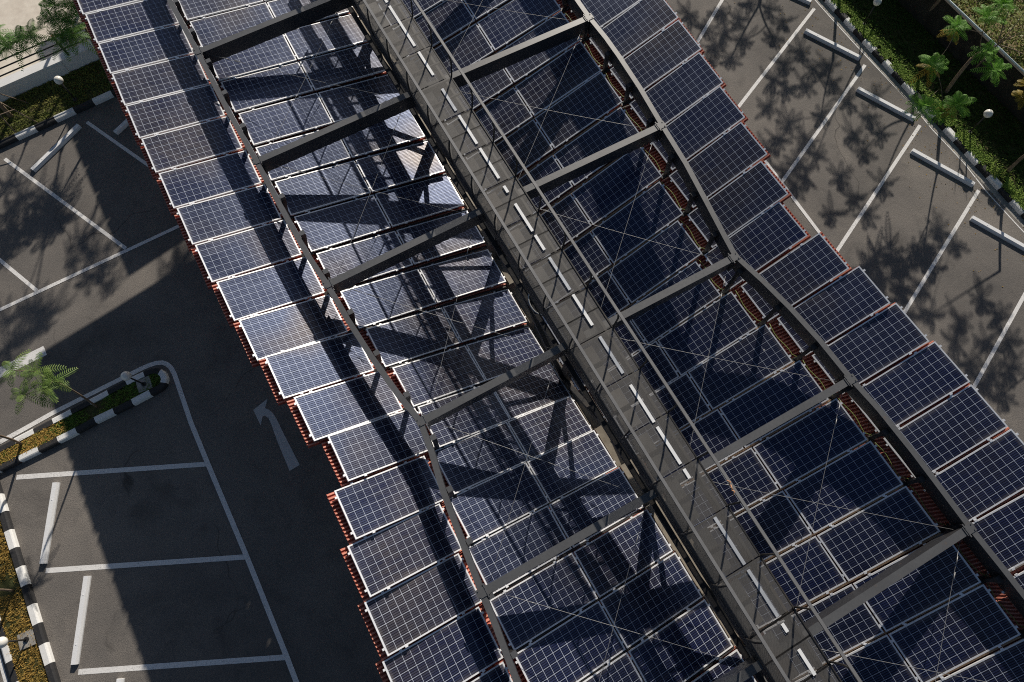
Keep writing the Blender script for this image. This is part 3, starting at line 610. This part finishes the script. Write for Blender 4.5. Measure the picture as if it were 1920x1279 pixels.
# right bays
for p in (((1372, -30), (1310, 75)), ((1527, 16), (1385, 200)), ((1622, 122), (1467, 340)), ((1725, 235), (1575, 462)), ((1835, 357), (1698, 582)), ((1950, 500), (1828, 722)), ((2080, 650), (1950, 900))):
    a, b = gl(*p); stroke([a, ext(a, b, 1.2)], .105)
a, b = gl((1480, 362), (1536, 436)); stroke([a + (a - b).normalized() * 1.5, ext(a, b, 6)], .10, .008, 'edge_line')
stroke(gl((1470, -65), (1560, 36), (1614, 95), (1708, 195), (1748, 243), (1805, 303), (1850, 360), (1905, 420), (1960, 478)), .035, .004, 'edge_line')
# arrow
ar = gl((562, 872), (543, 883), (519, 825), (510, 799), (504, 785), (497, 779.5), (492.5, 781), (488.7, 797.7), (475, 768.7), (501.7, 747.7), (497, 765.5), (504, 768), (512, 775), (519, 786), (527, 803))
struct(sheet('road_arrow', ar, .004, m_paint('arrow_paint', (.62, .62, .61), .6)))

# wheel stops
STOPS = [((104.5, 905), (80, 1057), 'white wheel stop in the sunny bay beside the planted island'), ((163, 1080), (139, 1246), 'white wheel stop in the middle bay at the lower left, below another one'), ((225, 1273), (203, 1430), 'white wheel stop cut off by the bottom edge of the photo'),
         ((148, 235), (61, 319), 'white wheel stop lying loose of the kerb at the upper left'), ((290, 180), (216, 249), 'wheel stop half hidden under the left eave at the upper left'),
         ((1400, -50), (1520, 4), 'wheel stop cut off by the top edge, nearest the upper lamp'), ((1510, 57), (1613, 109), 'wheel stop on the right, topmost of the whole ones, where a lamp shadow ends'), ((1608, 166), (1715, 223), 'wheel stop on the right beside the leafy tree overhanging the kerb'),
         ((1710, 282), (1826, 346), 'wheel stop on the right crossed by a trunk shadow and a lamp shadow'), ((1822, 408), (1950, 480), 'wheel stop cut off by the right edge of the photo')]
for p, q, lab in STOPS:
    a, b = at(*p, .06), at(*q, .06); a.z = b.z = 0; d = (b - a).normalized(); x = V((-d.y, d.x, 0)); mb = MB()
    prof = [(-.085, 0), (-.085, .045), (-.055, .105), (.055, .105), (.085, .045), (.085, 0)]
    vs = [e + x * u_ + V((0, 0, h)) for e in (a, b) for u_, h in prof]; n = 6
    mb.add(vs, [tuple(range(n - 1, -1, -1)), tuple(range(n, 2 * n))] + [(i, (i + 1) % n, n + (i + 1) % n, n + i) for i in range(n)])
    L_ = (b - a).length
    for t in (.22, .78): mb.cyl(a + d * L_ * t + V((0, 0, .1045)), .018, .018, .006, 10)
    tag(mb.build('wheel_stop', STOP), lab, 'wheel stop', 'concrete wheel stops at the heads of the bays')

# ------------------------------------------------------------------ kerbs
def resample(pts, step):
    out = [pts[0]]; acc = 0
    for a, b in zip(pts, pts[1:]):
        L_ = (b - a).length; n = max(1, int(L_ / step))
        for k in range(1, n + 1): out.append(a.lerp(b, k / n))
    return out
def kerb(pts, label, inner, width=.17, h=.14, block=.50, first=0):
    """inner = +1: the kerb lies to the left of the walking direction"""
    root = thing('kerb', label, 'kerb', V((pts[0].x, pts[0].y, 0)))
    fine = resample(pts, .06); L_ = [0]
    for a, b in zip(fine, fine[1:]): L_.append(L_[-1] + (b - a).length)
    nb = max(1, round(L_[-1] / block)); bl = L_[-1] / nb
    def pos(s):
        for i in range(len(L_) - 1):
            if s <= L_[i + 1] + 1e-9:
                t = (s - L_[i]) / max(1e-9, L_[i + 1] - L_[i]); p = fine[i].lerp(fine[i + 1], t)
                j0, j1 = max(0, i - 2), min(len(fine) - 1, i + 3); d = (fine[j1] - fine[j0]).normalized(); return p, V((-d.y, d.x, 0)) * inner
        return fine[-1], V((0, 1, 0))
    for k in range(nb):
        s0, s1 = k * bl + .003, (k + 1) * bl - .003; mb = MB(); rings = []; m_ = 7
        jit = random.uniform(-.008, .008)
        for q in range(m_):
            p, x = pos(s0 + (s1 - s0) * q / (m_ - 1)); p = V((p.x, p.y, 0)) + x * jit
            rings.append([p + x * u_ + V((0, 0, z)) for u_, z in ((0, -.02), (.004, h - .045), (.016, h - .014), (.045, h), (width, h), (width, -.02))])
        n = 6; vs = [v_ for r_ in rings for v_ in r_]; fs = [tuple(range(n)), tuple((m_ - 1) * n + i for i in range(n - 1, -1, -1))]
        for q in range(m_ - 1):
            for i in range(n): fs.append((q * n + i, q * n + (i + 1) % n, (q + 1) * n + (i + 1) % n, (q + 1) * n + i))
        mb.add(vs, fs); mb.build('kerb_block', KW if (k + first) % 2 == 0 else KB, root)
    return root
kr = gl((1567.5, 28), (1898, 389)); d = (kr[1] - kr[0]).normalized()
kr = [kr[0] - d * 6.06, kr[1] + d * 2.3]
kerb(kr, 'straight black and white painted kerb along the grass verge on the right', 1, first=1)
# concrete gutter strip in front of it
x = V((-d.y, d.x, 0)); struct(sheet('gutter_strip', [kr[0] - x * .20, kr[1] - x * .20, kr[1] - x * .004, kr[0] - x * .004], .004, CONC))
kt = gl((0, 280), (213, 183)); d = (kt[1] - kt[0]).normalized()
kerb([kt[0] - d * 2.5, kt[1] + d * 5.0], 'black and white painted kerb along the shaded verge at the upper left', 1, block=.62, first=1)
isl = gl((-40, 861), (254, 707), (283, 693.5), (297, 691), (308, 694), (316, 701), (319, 711), (317, 722), (309, 732), (295, 740), (248, 765), (191, 792), (141, 819), (84, 847), (23, 877), (-30, 903))
kerb(isl, 'black and white painted kerb curving around the round end of the planted island', -1, block=.52, first=0)
kb = gl((-12, 862), (115, 1279)); d2 = (kb[1] - kb[0]).normalized(); kb = [kb[0], kb[1] + d2 * 1.5]
kerb(kb, 'black and white kerb on the bay side of the grass strip at the lower left', -1, block=.50, first=0)
x2 = V((-d2.y, d2.x, 0)) * -1
kb2 = [kb[0] + x2 * .98, kb[1] + x2 * .98]
kerb(kb2, 'black and white kerb on the road side of the grass strip at the lower left', 1, block=.50, first=1)
stroke([kb2[0] + x2 * .16, kb2[1] + x2 * .16], .09, .004, 'edge_line')

# ------------------------------------------------------------------ grass
def inside(p, poly):
    c = False; n = len(poly)
    for i in range(n):
        a, b = poly[i], poly[(i + 1) % n]
        if (a.y > p.y) != (b.y > p.y) and p.x < (b.x - a.x) * (p.y - a.y) / (b.y - a.y) + a.x: c = not c
    return c
def lawn(name, poly, z, density, mat, bh=.07, soil=GRASS_G, bare=(), spread=.016, clip=True):
    """soil sheet with mounds and tufts of grass blades"""
    struct(sheet('soil', poly, z, soil))
    xs = [p.x for p in poly]; ys = [p.y for p in poly]; area = (max(xs) - min(xs)) * (max(ys) - min(ys)); mb = MB()
    for k in range(int(area * density)):
        p = V((random.uniform(min(xs), max(xs)), random.uniform(min(ys), max(ys)), z))
        if not inside(p, poly): continue
        if any((p - V((c.x, c.y, z))).length < rr * random.uniform(.5, 1.2) for c, rr in bare): continue
        px, py = seen(p)
        if not (-120 < px < 2040 and -120 < py < 1400): continue
        g = random.uniform(.5, 1.35)
        for b in range(4):
            a = random.uniform(0, 6.283); d_ = V((math.cos(a), math.sin(a), 0)); s_ = V((-d_.y, d_.x, 0)) * random.uniform(.004, .009)
            q = p + d_ * random.uniform(0, .03); tip = q + d_ * bh * g * random.uniform(.3, 1.1) + V((0, 0, bh * g * random.uniform(.5, 1.0)))
            mb.add([q - s_, q + s_, (q + tip) / 2 + s_ * .8 + V((0, 0, .012)), tip, (q + tip) / 2 - s_ * .8 + V((0, 0, .012))], [(0, 1, 2, 4), (4, 2, 3)])
    o = mb.build(name, mat, fix=False); o['kind'] = 'stuff'; return o
kdir = (kr[1] - kr[0]).normalized(); kin = V((-kdir.y, kdir.x, 0))
VW = 3.1                                                       # width of the right verge, kerb to wall
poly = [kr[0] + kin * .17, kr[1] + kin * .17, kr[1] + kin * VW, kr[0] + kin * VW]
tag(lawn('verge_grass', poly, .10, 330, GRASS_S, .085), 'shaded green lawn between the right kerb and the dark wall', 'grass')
# ragged bright fringe along the kerb
fr_ = [kr[0] + kin * .13, kr[1] + kin * .13, kr[1] + kin * .55, kr[0] + kin * .55]
mb = MB()
for k in range(5200):
    s_ = random.uniform(0, 1); o_ = abs(random.gauss(0, .22)) + .10; p = kr[0].lerp(kr[1], s_) + kin * o_ + V((0, 0, .12)); px, py = seen(p)
    if not (-60 < px < 1990 and -60 < py < 1340): continue
    if math.sin(s_ * 61) + math.sin(s_ * 143 + 1) < -.9 and o_ < .3: continue
    for b in range(3):
        a = random.uniform(0, 6.283); d_ = V((math.cos(a), math.sin(a), 0)); w2 = V((-d_.y, d_.x, 0)) * .012; L2 = random.uniform(.05, .12); tip = p + d_ * L2 + V((0, 0, random.uniform(.02, .08)))
        mb.add([p - w2 * .5, p + d_ * L2 * .5 + w2 + V((0, 0, .04)), tip, p + d_ * L2 * .5 - w2 + V((0, 0, .04))], [(0, 1, 2, 3)])
o = mb.build('ground_cover', GRASS_F, fix=False); tag(o, 'low leafy ground cover spilling over the right kerb', 'ground cover', None, 'stuff')
kt_in = V((-d.y, d.x, 0))
td = (kt[1] - kt[0]).normalized(); tin = V((-td.y, td.x, 0))
wl = gl((15, 193), (189, 116)); wd = (wl[1] - wl[0]).normalized(); win = V((-wd.y, wd.x, 0))
wlA, wlB = wl[0] - wd * 3.2, wl[1] + wd * 5
poly = [kt[0] - td * 2.5 + tin * .17, kt[1] + td * 5 + tin * .17, wlB, wlA]
tag(lawn('verge_lawn', poly, .10, 430, GRASS_B, .06), 'patchy lawn strip below the white wall at the upper left', 'grass')
cen = lambda P_: sum(P_, V((0, 0, 0))) / len(P_)
def inset(P_, dd, sign):
    out = []
    for i, p in enumerate(P_):
        t = (P_[min(i + 1, len(P_) - 1)] - P_[max(i - 1, 0)]).normalized(); out.append(p + V((-t.y, t.x, 0)) * dd * sign)
    return out
ii = inset(isl, .165, -1)
tree_base = at(185, 765); lamp_base = at(270, 721)
tag(lawn('island_grass', ii, .09, 620, GRASS_V, .06, bare=[(at(178, 770), .32), (lamp_base, .2)]), 'grass and dry litter filling the planted island', 'grass')
dry = MB()
for k in range(4200):
    p = at(random.uniform(0, 125), random.uniform(770, 900), .10)
    if not inside(p, ii) or (p - at(118, 795, .1)).length < random.uniform(0, .5): continue
    for b in range(3):
        a = random.uniform(0, 6.283); d_ = V((math.cos(a), math.sin(a), 0)); w2 = V((-d_.y, d_.x, 0)) * .011; L2 = random.uniform(.03, .09)
        q = p + V((random.uniform(-.02, .02), random.uniform(-.02, .02), random.uniform(0, .02)))
        dry.add([q - w2 * .5, q + d_ * L2 * .5 + w2 + V((0, 0, .02)), q + d_ * L2 + V((0, 0, random.uniform(0, .05))), q + d_ * L2 * .5 - w2 + V((0, 0, .02))], [(0, 1, 2, 3)])
tag(dry.build('leaf_litter', GRASS_D, fix=False), 'orange brown leaf litter at the left end of the island', 'leaf litter', None, 'stuff')
poly = [kb[0] + x2 * .17, kb[1] + x2 * .17, kb2[1] - x2 * .17, kb2[0] - x2 * .17]
tag(lawn('strip_grass', poly, .09, 560, GRASS_D, .06, bare=[(at(18, 1100), .35), (at(51, 1199), .22)]), 'half dry grass in the strip at the lower left', 'grass')
mb = MB()

fl = MB()
for k in range(420):
    s_ = random.uniform(0, 1); p = kr[0].lerp(kr[1], s_) - kin * abs(random.gauss(0, .9)) - kin * .05; p.z = .006; px, py = seen(p)
    if not (1280 < px < 1930 and -10 < py < 900): continue
    a = random.uniform(0, 6.283); d_ = V((math.cos(a), math.sin(a), 0)) * random.uniform(.012, .030); x_ = V((-d_.y, d_.x, 0)) * .5
    fl.add([p - d_, p + x_ + V((0, 0, .01)), p + d_, p - x_ + V((0, 0, .004))], [(0, 1, 2, 3)])
tag(fl.build('fallen_leaves', GRASS_D, fix=False), 'small dry leaves scattered on the asphalt along the right kerb', 'leaf litter', None, 'stuff')
# ------------------------------------------------------------------ walls and railings
def wall_tl():
    r = thing('boundary_wall', 'low white wall with a black pipe railing at the upper left', 'wall', V((wlA.x, wlA.y, 0)))
    h = .60; th = .30; mb = MB()
    mid = (wlA + wlB) / 2; L_ = (wlB - wlA).length
    mb.obox(mid + win * th / 2 + V((0, 0, h / 2)), wd * L_ / 2, win * th / 2, V((0, 0, h / 2)))
    mb.build('wall_body', WALL, r)
    mb = MB()                                                     # shallow piers and a moulding line on the face
    for s in (2.3, 5.05, 7.8): mb.obox(wlA + wd * s + win * -.012 + V((0, 0, h * .46)), wd * .24, win * .014, V((0, 0, h * .46)))
    mb.build('pier', WALL, r)
    pb = at(130, 107, h); s0 = (pb - wlA).dot(wd)
    for k in (-1, 0, 1, 2):
        p = wlA + wd * (s0 + k * 2.75) + win * .12; p.z = h; mb = MB(); mb.tube([p, p + V((0, 0, .76))], .042, 12); o = mb.build('railing_post', STEELD, r, True)
        mb = MB(); mb.cyl(p + V((0, 0, .76)), .044, .036, .035, 12); mb.build('post_cap', RUST, o)
    for z in (.24, .47, .70):
        mb = MB(); mb.tube([wlA + win * .12 + V((0, 0, h + z)), wlB + win * .12 + V((0, 0, h + z))], .022, 8); mb.build('rail', STEELD, r, True)
    return r
wall_tl()
lot = [wlA + win * .3 - wd * 30, wlB + win * .3 + wd * 20, wlB + win * 34 + wd * 20, wlA + win * 34 - wd * 30]
struct(sheet('pavement', lot, .006, PALE))
pr = gl((1777.6, 0), (1919.5, 135))
# right wall: the coping top seen at the pipe rail
WH = 1.20
pa, pb_ = at(1777.6, 0, WH + .12), at(1919.5, 135, WH + .12); rd = (pb_ - pa).normalized(); rd.z = 0; rin = V((-rd.y, rd.x, 0))
wA, wB = pa - rd * 8, pb_ + rd * 5; wA.z = wB.z = 0
rw = thing('boundary_wall', 'dark concrete wall with a pale pipe rail along the right verge', 'wall', V((wA.x, wA.y, 0)))
mb = MB(); mb.obox((wA + wB) / 2 + rin * .06 + V((0, 0, WH / 2)), rd * (wB - wA).length / 2, rin * .06, V((0, 0, WH / 2)))
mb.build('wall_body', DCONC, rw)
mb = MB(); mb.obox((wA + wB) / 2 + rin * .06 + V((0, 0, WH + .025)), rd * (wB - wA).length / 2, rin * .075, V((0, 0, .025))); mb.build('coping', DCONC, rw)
mb = MB(); mb.tube([wA + V((0, 0, WH + .13)), wB + V((0, 0, WH + .13))], .03, 10); mb.build('rail', RAILW, rw, True)
for k in range(12):
    mb = MB(); p = wA + rd * (1 + k * 1.9); mb.tube([p + V((0, 0, WH + .04)), p + V((0, 0, WH + .13))], .02, 8); mb.build('rail_bracket', GALV, rw)
back = [wA + rin * .22 - rd * 4, wB + rin * .22 + rd * 4, wB + rin * 16 + rd * 4, wA + rin * 16 - rd * 4]
ZBK = .75
struct(sheet('dry_terrain', back, ZBK, DRY))
# tangled low shrubs behind the wall: nobody could count them
sh = MB()
for k in range(6500):
    p = wA + rd * random.uniform(2, 22) + rin * random.uniform(.35, 7); p.z = ZBK
    px, py = seen(p)
    if not (1600 < px < 2050 and -150 < py < 420): continue
    hgt = max(0, math.sin(p.x * 2.1) + math.sin(p.y * 2.7 + 1)) * .35 + .08
    for b in range(9):
        a = random.uniform(0, 6.283); e = random.uniform(-.2, .9); d_ = V((math.cos(a) * math.cos(e), math.sin(a) * math.cos(e), math.sin(e)))
        q = p + V((random.gauss(0, .10), random.gauss(0, .10), random.uniform(.0, hgt))); w2 = d_.cross(V((0, 0, 1))).normalized() * random.uniform(.018, .040); L2 = random.uniform(.07, .15)
        sh.add([q, q + d_ * L2 * .5 + w2, q + d_ * L2, q + d_ * L2 * .5 - w2], [(0, 1, 2, 3)])
tag(sh.build('shrub_thicket', SHRUB, fix=False), 'tangle of dry yellow green shrubs behind the right wall', 'shrubs', None, 'stuff')

# ------------------------------------------------------------------ lamps
def lamp(base, glob, z0, label, pad=False):
    b = at(*base, z0); g = at(*glob, z0 + .90)
    g = V((b.x * .5 + g.x * .5, b.y * .5 + g.y * .5, z0 + .90)) if (g - b).length < 1.5 else V((b.x, b.y, z0 + .9))
    r = thing('lamp_post', label, 'lamp', b, 'globe lamps on short posts')
    mb = MB(); mb.tube([b, b.lerp(g, .9)], .021, 10); mb.build('post', STEELD, r, True)
    mb = MB(); mb.cyl(b, .075, .06, .06, 14); mb.build('foot', STEELD, r, False)
    mb = MB(); mb.cyl(b.lerp(g, .84), .05, .06, .05, 12); mb.build('collar', STEELD, r, False)
    mb = MB(); mb.ball(g, .125, 24, 16); mb.build('globe', GLOBE, r, True)
    if pad:
        mb = MB(); mb.obox(b + V((0, 0, .0)), V((.17, .08, 0)), V((-.08, .17, 0)), V((0, 0, .03))); mb.build('footing', CONC, r)
lamp((142, 188), (112, 150), .10, 'white globe lamp on the shaded lawn at the upper left')
lamp((1817, 249), (1852, 212), .10, 'white globe lamp standing on the dark verge right of the leafy tree')
lamp((1619, 46), (1645, 1), .10, 'white globe lamp cut by the top edge on the right verge')
lamp((271, 721), (235, 706), .09, 'white globe lamp at the round end of the planted island', True)
lamp((51, 1199), (5, 1203), .09, 'white globe lamp on the grass strip at the lower left', True)

# ------------------------------------------------------------------ trees
def leaf(mb, p, d, L_, wd_, droop, pairs=11, mi=0, fill=.50):
    """one feathery leaf: two ranks of leaflets along a drooping rib; fill = how far neighbouring leaflets close up"""
    d = d.normalized(); s_ = d.cross(V((0, 0, 1)))
    if s_.length < .05: s_ = V((1, 0, 0))
    s_.normalize(); prev = p
    for k in range(pairs):
        t = (k + .6) / pairs; q = p + d * L_ * t - V((0, 0, droop * L_ * t * t)); rib = (q - prev).normalized(); nz = s_.cross(rib); prev = q
        ww = wd_ * (math.sin(math.pi * min(1, .14 + .84 * t)) ** .55) * random.uniform(.88, 1.08); hw = L_ / pairs * fill
        for sg in (-1, 1):
            o = (s_ * sg * .92 + rib * .40).normalized(); tip = q + o * ww - V((0, 0, ww * .25 * random.uniform(.3, 1.2)))
            mb.add([q - rib * hw * .4, q + o * ww * .5 - rib * hw, tip, q + o * ww * .55 + rib * hw, q + rib * hw * .5], [(0, 1, 2, 3, 4)], mi)
    if fill < .4: mb.tube([p, p + d * L_ * .5 - V((0, 0, droop * L_ * .25)), p + d * L_ - V((0, 0, droop * L_))], [.006, .004, .002], 4, mi)
def rosette(mb, c, n, L_, wd_, rise=.35, droop=.5, mi=0, pairs=11, fill=.5):
    a0 = random.uniform(0, 6.283)
    for k in range(n):
        a = a0 + 6.283 * k / n + random.uniform(-.25, .25); e = rise + random.uniform(-.30, .40)
        leaf(mb, c, V((math.cos(a) * math.cos(e), math.sin(a) * math.cos(e), math.sin(e))), L_ * random.uniform(.72, 1.1), wd_ * random.uniform(.85, 1.1), droop * random.uniform(.6, 1.3), pairs, mi, fill)
def limb(mb, p, q, r0_, r1_, bend=.12):
    mid = (p + q) / 2 + V((random.uniform(-1, 1), random.uniform(-1, 1), random.uniform(0, .6))) * (q - p).length * bend
    pts = []
    for k in range(7):
        t = k / 6; pts.append(p * (1 - t) ** 2 + mid * 2 * t * (1 - t) + q * t * t)
    mb.tube(pts, [r0_ + (r1_ - r0_) * k / 6 for k in range(7)], 8)
def tree(label, base, fork, tips, mat, L_=.42, wd_=.10, n=9, r=.055, z0=.1, yellow=0, pairs=11, name='small_tree', rise=.35, droop=.5, fill=.5):
    b = V((base.x, base.y, z0)); root = thing(name, label, 'tree', b)
    mb = MB(); limb(mb, b - V((0, 0, .05)), fork, r, r * .72, .06)
    nodes = [(fork, r * .62)]
    for t in sorted(tips, key=lambda q: (q - fork).length):
        if (t - fork).length < .05: continue
        if t.z < fork.z - .6:
            st, rr_ = b.lerp(fork, max(.15, (t.z - z0 - .5) / max(.3, fork.z - z0))), r * .4
        else:
            st, rr_ = min(nodes, key=lambda q: (q[0] - t).length + .35 * (q[0] - fork).length)
        limb(mb, st, t, max(.008, rr_ * .72), max(.006, rr_ * .42), .16)
        md = st.lerp(t, .55) + V((0, 0, .04)); nodes += [(md, rr_ * .55), (t, rr_ * .42)]
    mb.build('trunk', BARK, root, True)
    cr = MB()
    for t in tips:
        rosette(cr, t, n, L_, wd_, rise, droop, 0, pairs, fill); rosette(cr, t + V((0, 0, .07)), max(3, n // 2), L_ * .62, wd_ * .9, rise + .5, droop * .7, 0, pairs, fill)
        if yellow and random.random() < yellow: rosette(cr, t - V((0, 0, .14)), 5, L_ * .8, wd_ * .9, -.25, .6, 1, pairs)
    cr.build('crown', [mat, LEAF_Y], root, fix=False)
    return root
def rnd_tips(c, n, rad, z0, z1):
    out = []
    for k in range(n):
        a = 6.283 * k / n + random.uniform(-.4, .4); q = rad * random.uniform(.35, 1.0); out.append(V((c.x + math.cos(a) * q, c.y + math.sin(a) * q, random.uniform(z0, z1))))
    return out
def caster(px, py, h):
    """the point at height h whose shadow falls on the ground at a photo pixel"""
    return at(px, py) + to_sun * (h / to_sun.z)
def by_shadow(spots, h0, h1):
    """crown points known by their shadows, kept where the photo does not show them"""
    out = []
    for px, py in spots:
        for k in range(14):
            q = caster(px, py, random.uniform(h0, h1) + .12 * k); x, y = seen(q)
            if x < -45 or x > 1965 or y < -45: out.append(q); break
    return out
def far_tree(label, spots, h0, h1, mat, fk=3.0, **kw):
    """a tree beyond the frame: only its shadow is in the photo"""
    tips = by_shadow(spots, h0, h1); c = sum(tips, V((0, 0, 0))) / len(tips); b = V((c.x, c.y, 0)); dirn = V((c.x, c.y, 0)).normalized()
    for k in range(40):
        x, y = seen(b)
        if x < -25 or x > 1945 or y < -25: break
        b += dirn * .15
    return tree(label, b, V((b.x * .6 + c.x * .4, b.y * .6 + c.y * .4, min(fk, c.z - .5))), tips, mat, z0=0, **kw)
RT = dict(L_=.50, wd_=.15, n=9, pairs=12, rise=.25, droop=.35, fill=.36)
# the leafy tree on the right verge
tree('leafy tree with bright green rosettes leaning over the right kerb', at(1770, 178), at(1822, 110, 1.6), [at(1794, 50, 3.0), at(1849, 98, 2.7), at(1864, 131, 2.6), at(1749, 121, 2.6), at(1731, 199, 2.3), at(1765, 210, 2.0), at(1793, 196, 2.4), at(1852, 33, 3.1), at(1880, 8, 3.2)], LEAF_R, r=.065, yellow=.5, **RT)
b2 = at(1723, 42); tree('tree at the top right whose trunk leaves the photo', b2, at(1757, 2, 1.3) + V((.1, .1, .6)), by_shadow([(1590, 190), (1630, 220), (1600, 250), (1650, 250), (1620, 285), (1575, 330), (1600, 370), (1625, 400), (1655, 345), (1560, 400), (1640, 180)], 3.0, 4.0), LEAF_R, r=.065, **RT)
b3 = at(1572, -45); tree('small tree on the verge beyond the top edge, near the upper lamp', b3, V((b3.x + .1, b3.y + .1, 2.0)), by_shadow([(1470, 120), (1500, 95), (1525, 130), (1475, 165), (1510, 160), (1550, 120), (1560, 155), (1450, 150), (1440, 200), (1480, 230), (1510, 260), (1460, 260), (1495, 300), (1540, 215)], 3.0, 4.0), LEAF_R, r=.065, **RT)
b4 = at(1446, -150); tree('tree on the verge beyond the top edge, casting the forked trunk shadow', b4, V((b4.x, b4.y, 2.1)), by_shadow([(1290, 25), (1320, 50), (1350, 20), (1385, 35), (1340, 85), (1370, 110), (1395, 75), (1325, 115), (1300, 85), (1440, 15), (1470, 40), (1405, 5), (1360, 60), (1450, 70)], 3.0, 4.2), LEAF_R, r=.08, **RT)
b5 = at(1885, 326); tree('thin leaning tree on the verge at the right edge', b5, at(1925, 293, 1.2) + V((.05, .05, .5)), by_shadow([(1760, 430), (1790, 460), (1700, 500), (1730, 540), (1650, 520), (1660, 560), (1625, 500), (1745, 590), (1690, 545), (1710, 590)], 3.0, 4.2), LEAF_R, r=.055, **RT)
b6 = at(1640, -70); tree('tree beyond the top edge, second along the right verge', b6, V((b6.x + .1, b6.y, 1.7)), by_shadow([(1440, 280), (1470, 320), (1490, 345), (1510, 330), (1530, 290)], 4.0, 5.0), LEAF_R, r=.055, **RT)
b8 = at(2010, 420); tree('tree beyond the right edge on the verge', b8, V((b8.x, b8.y, 1.9)), by_shadow([(1840, 560), (1870, 590), (1850, 640), (1890, 640), (1820, 680), (1790, 640), (1800, 600), (1860, 700), (1880, 740), (1840, 720), (1780, 690), (1895, 690)], 2.8, 4.2), LEAF_R, r=.06, **RT)
b7 = at(1905, 215, .1); tree('yellowing sapling at the right edge, beside the wall', b7, V((b7.x, b7.y, .7)), [at(1916, 183, 1.3), at(1925, 160, 1.5), at(1935, 190, 1.4)], LEAF_Y, .36, .12, 8, .03)
# bare pale branches behind the right wall
br = MB(); p0 = at(1870, 84, 1.7)
for q, hh in (((1925, 15), 2.6), ((1930, 55), 2.3), ((1925, 106), 2.0), ((1905, -10), 2.7)): limb(br, p0, at(*q, hh), .018, .006, .10)
limb(br, V((p0.x, p0.y, ZBK)), p0, .03, .02, .05)
tag(br.build('bare_shrub', BARK, None, True), 'bare forked stems rising behind the right wall', 'shrub')
# island tree
FT = dict(fill=.36)
tree('young tree with pale feathery leaves growing from the island', at(185, 765), at(112, 719, 2.15), [at(68, 697, 2.7), at(86, 730, 2.5), at(100, 714, 2.4), at(24, 694, 2.8), at(46, 740, 2.5)], LEAF_I, .54, .135, 5, .030, z0=.09, pairs=13, rise=.08, droop=.40, fill=.30)
tree('thin trunk at the left edge rising from the end of the island', at(44, 834), at(-20, 812, 1.9), [at(-90, 790, 2.7), at(-60, 800, 2.6), at(-75, 770, 2.8), at(-95, 815, 2.6)], LEAF_I, .5, .12, 6, .034, z0=.09, pairs=15, **FT)
tree('thin trunk at the left edge rising from the lower grass strip', at(29, 1108), at(-45, 1110, 1.9), [at(-115, 1110, 2.7), at(-95, 1085, 2.6), at(-105, 1135, 2.6)], LEAF_I, .5, .12, 6, .03, z0=.09, pairs=15, **FT)
# upper left trees
LT = dict(L_=.62, wd_=.17, n=8, pairs=16, rise=.05, droop=.5, fill=.34)
tl = tree('staked tree at the left edge with drooping dark fronds', at(26, 223), at(-30, 160, 1.6), [at(38, 74, 2.7), at(12, 86, 2.6), at(-10, 62, 2.9), at(58, 66, 2.55)], LEAF_L, r=.07, **LT)
stk = MB()
for p, q, hz in (((56, 194), (-40, 163), .9), ((72, 231), (-30, 175), 1.0), ((30, 250), (-40, 170), 1.0)): stk.tube([at(*p, .1), at(*q, hz)], [.017, .014], 8)
stk.tube([at(28, 205, .75), at(-40, 230, .7)], .014, 8); stk.build('stake', BARK, tl, True)
tree('dark fronded tree rising beside the left eave at the top', at(214, 166), at(160, 52, 2.0), [at(128, 40, 2.6), at(103, 12, 2.9), at(142, 12, 2.8), at(118, 70, 2.3), at(95, 36, 2.7), at(150, -15, 3.0), at(110, -25, 3.1), at(138, 62, 2.2)], LEAF_L, r=.05, **LT)
far_tree('tree beyond the left edge, casting frond shadows on the outermost bay', [(15, 345), (40, 370), (20, 400), (75, 370), (95, 395), (110, 420), (60, 430), (30, 450), (85, 440), (10, 480)], 3.4, 4.4, LEAF_L, r=.07, **LT)
far_tree('tree beyond the top left corner, casting frond shadows on the bay line', [(150, 450), (175, 475), (195, 500), (165, 520), (205, 535), (140, 490)], 4.0, 5.2, LEAF_L, r=.07, **LT)
bt = caster(365, 470, 4.6); tree('tall tree in the gap between the two canopies, beyond the top edge', V((bt.x, bt.y, 0)), V((bt.x, bt.y, 3.4)), by_shadow([(330, 500), (350, 480), (310, 530), (365, 520), (345, 545)], 4.4, 5.2), LEAF_L, r=.07, **LT)
far_tree('tall tree behind the white wall, beyond the top left corner', [(60, 580), (75, 610), (90, 590), (50, 625), (15, 600), (20, 650), (5, 690)], 4.6, 5.6, LEAF_L, r=.07, **LT)

# ------------------------------------------------------------------ the next canopy, beyond the top edge: its shadow falls on the upper left bays
h2 = 4.25
sh_c = at(247, 508); cor = sh_c + V((to_sun.x, to_sun.y, 0)) * (h2 / to_sun.z); cor.z = h2
can2 = thing('solar_canopy', 'second carport canopy beyond the top edge, known by its shadow on the bays', 'canopy', V((cor.x, cor.y, 0)))
for s0, s1, za, zb in ((0, 4.6, h2, h2 - .7), (5.1, 9.8, h2 - .7, h2)):
    for k in range(9):
        p = cor - ax * (k * 1.03 + .5) + bx * s0; q = cor - ax * (k * 1.03 + .5) + bx * s1; p.z = za; q.z = zb; mb = MB()
        strip([p, q], ax, .515, (q - p).cross(ax).normalized() * (1 if (q - p).cross(ax).z > 0 else -1), mb, 0); mb.build('roof_sheet', [RED, REDC], can2, fix=False)
        mb = MB(); mb.bar(p + V((0, 0, .1)), q + V((0, 0, .1)), .95, .04); mb.build('panel_row', CELL, can2)
for k in (.6, 4.4, 8.2):
    c_ = cor - ax * k + bx * 4.85; mb = MB(); mb.obox(V((c_.x, c_.y, 1.7)), ax * .1, bx * .1, V((0, 0, 1.7))); mb.build('column', STEELD, can2)
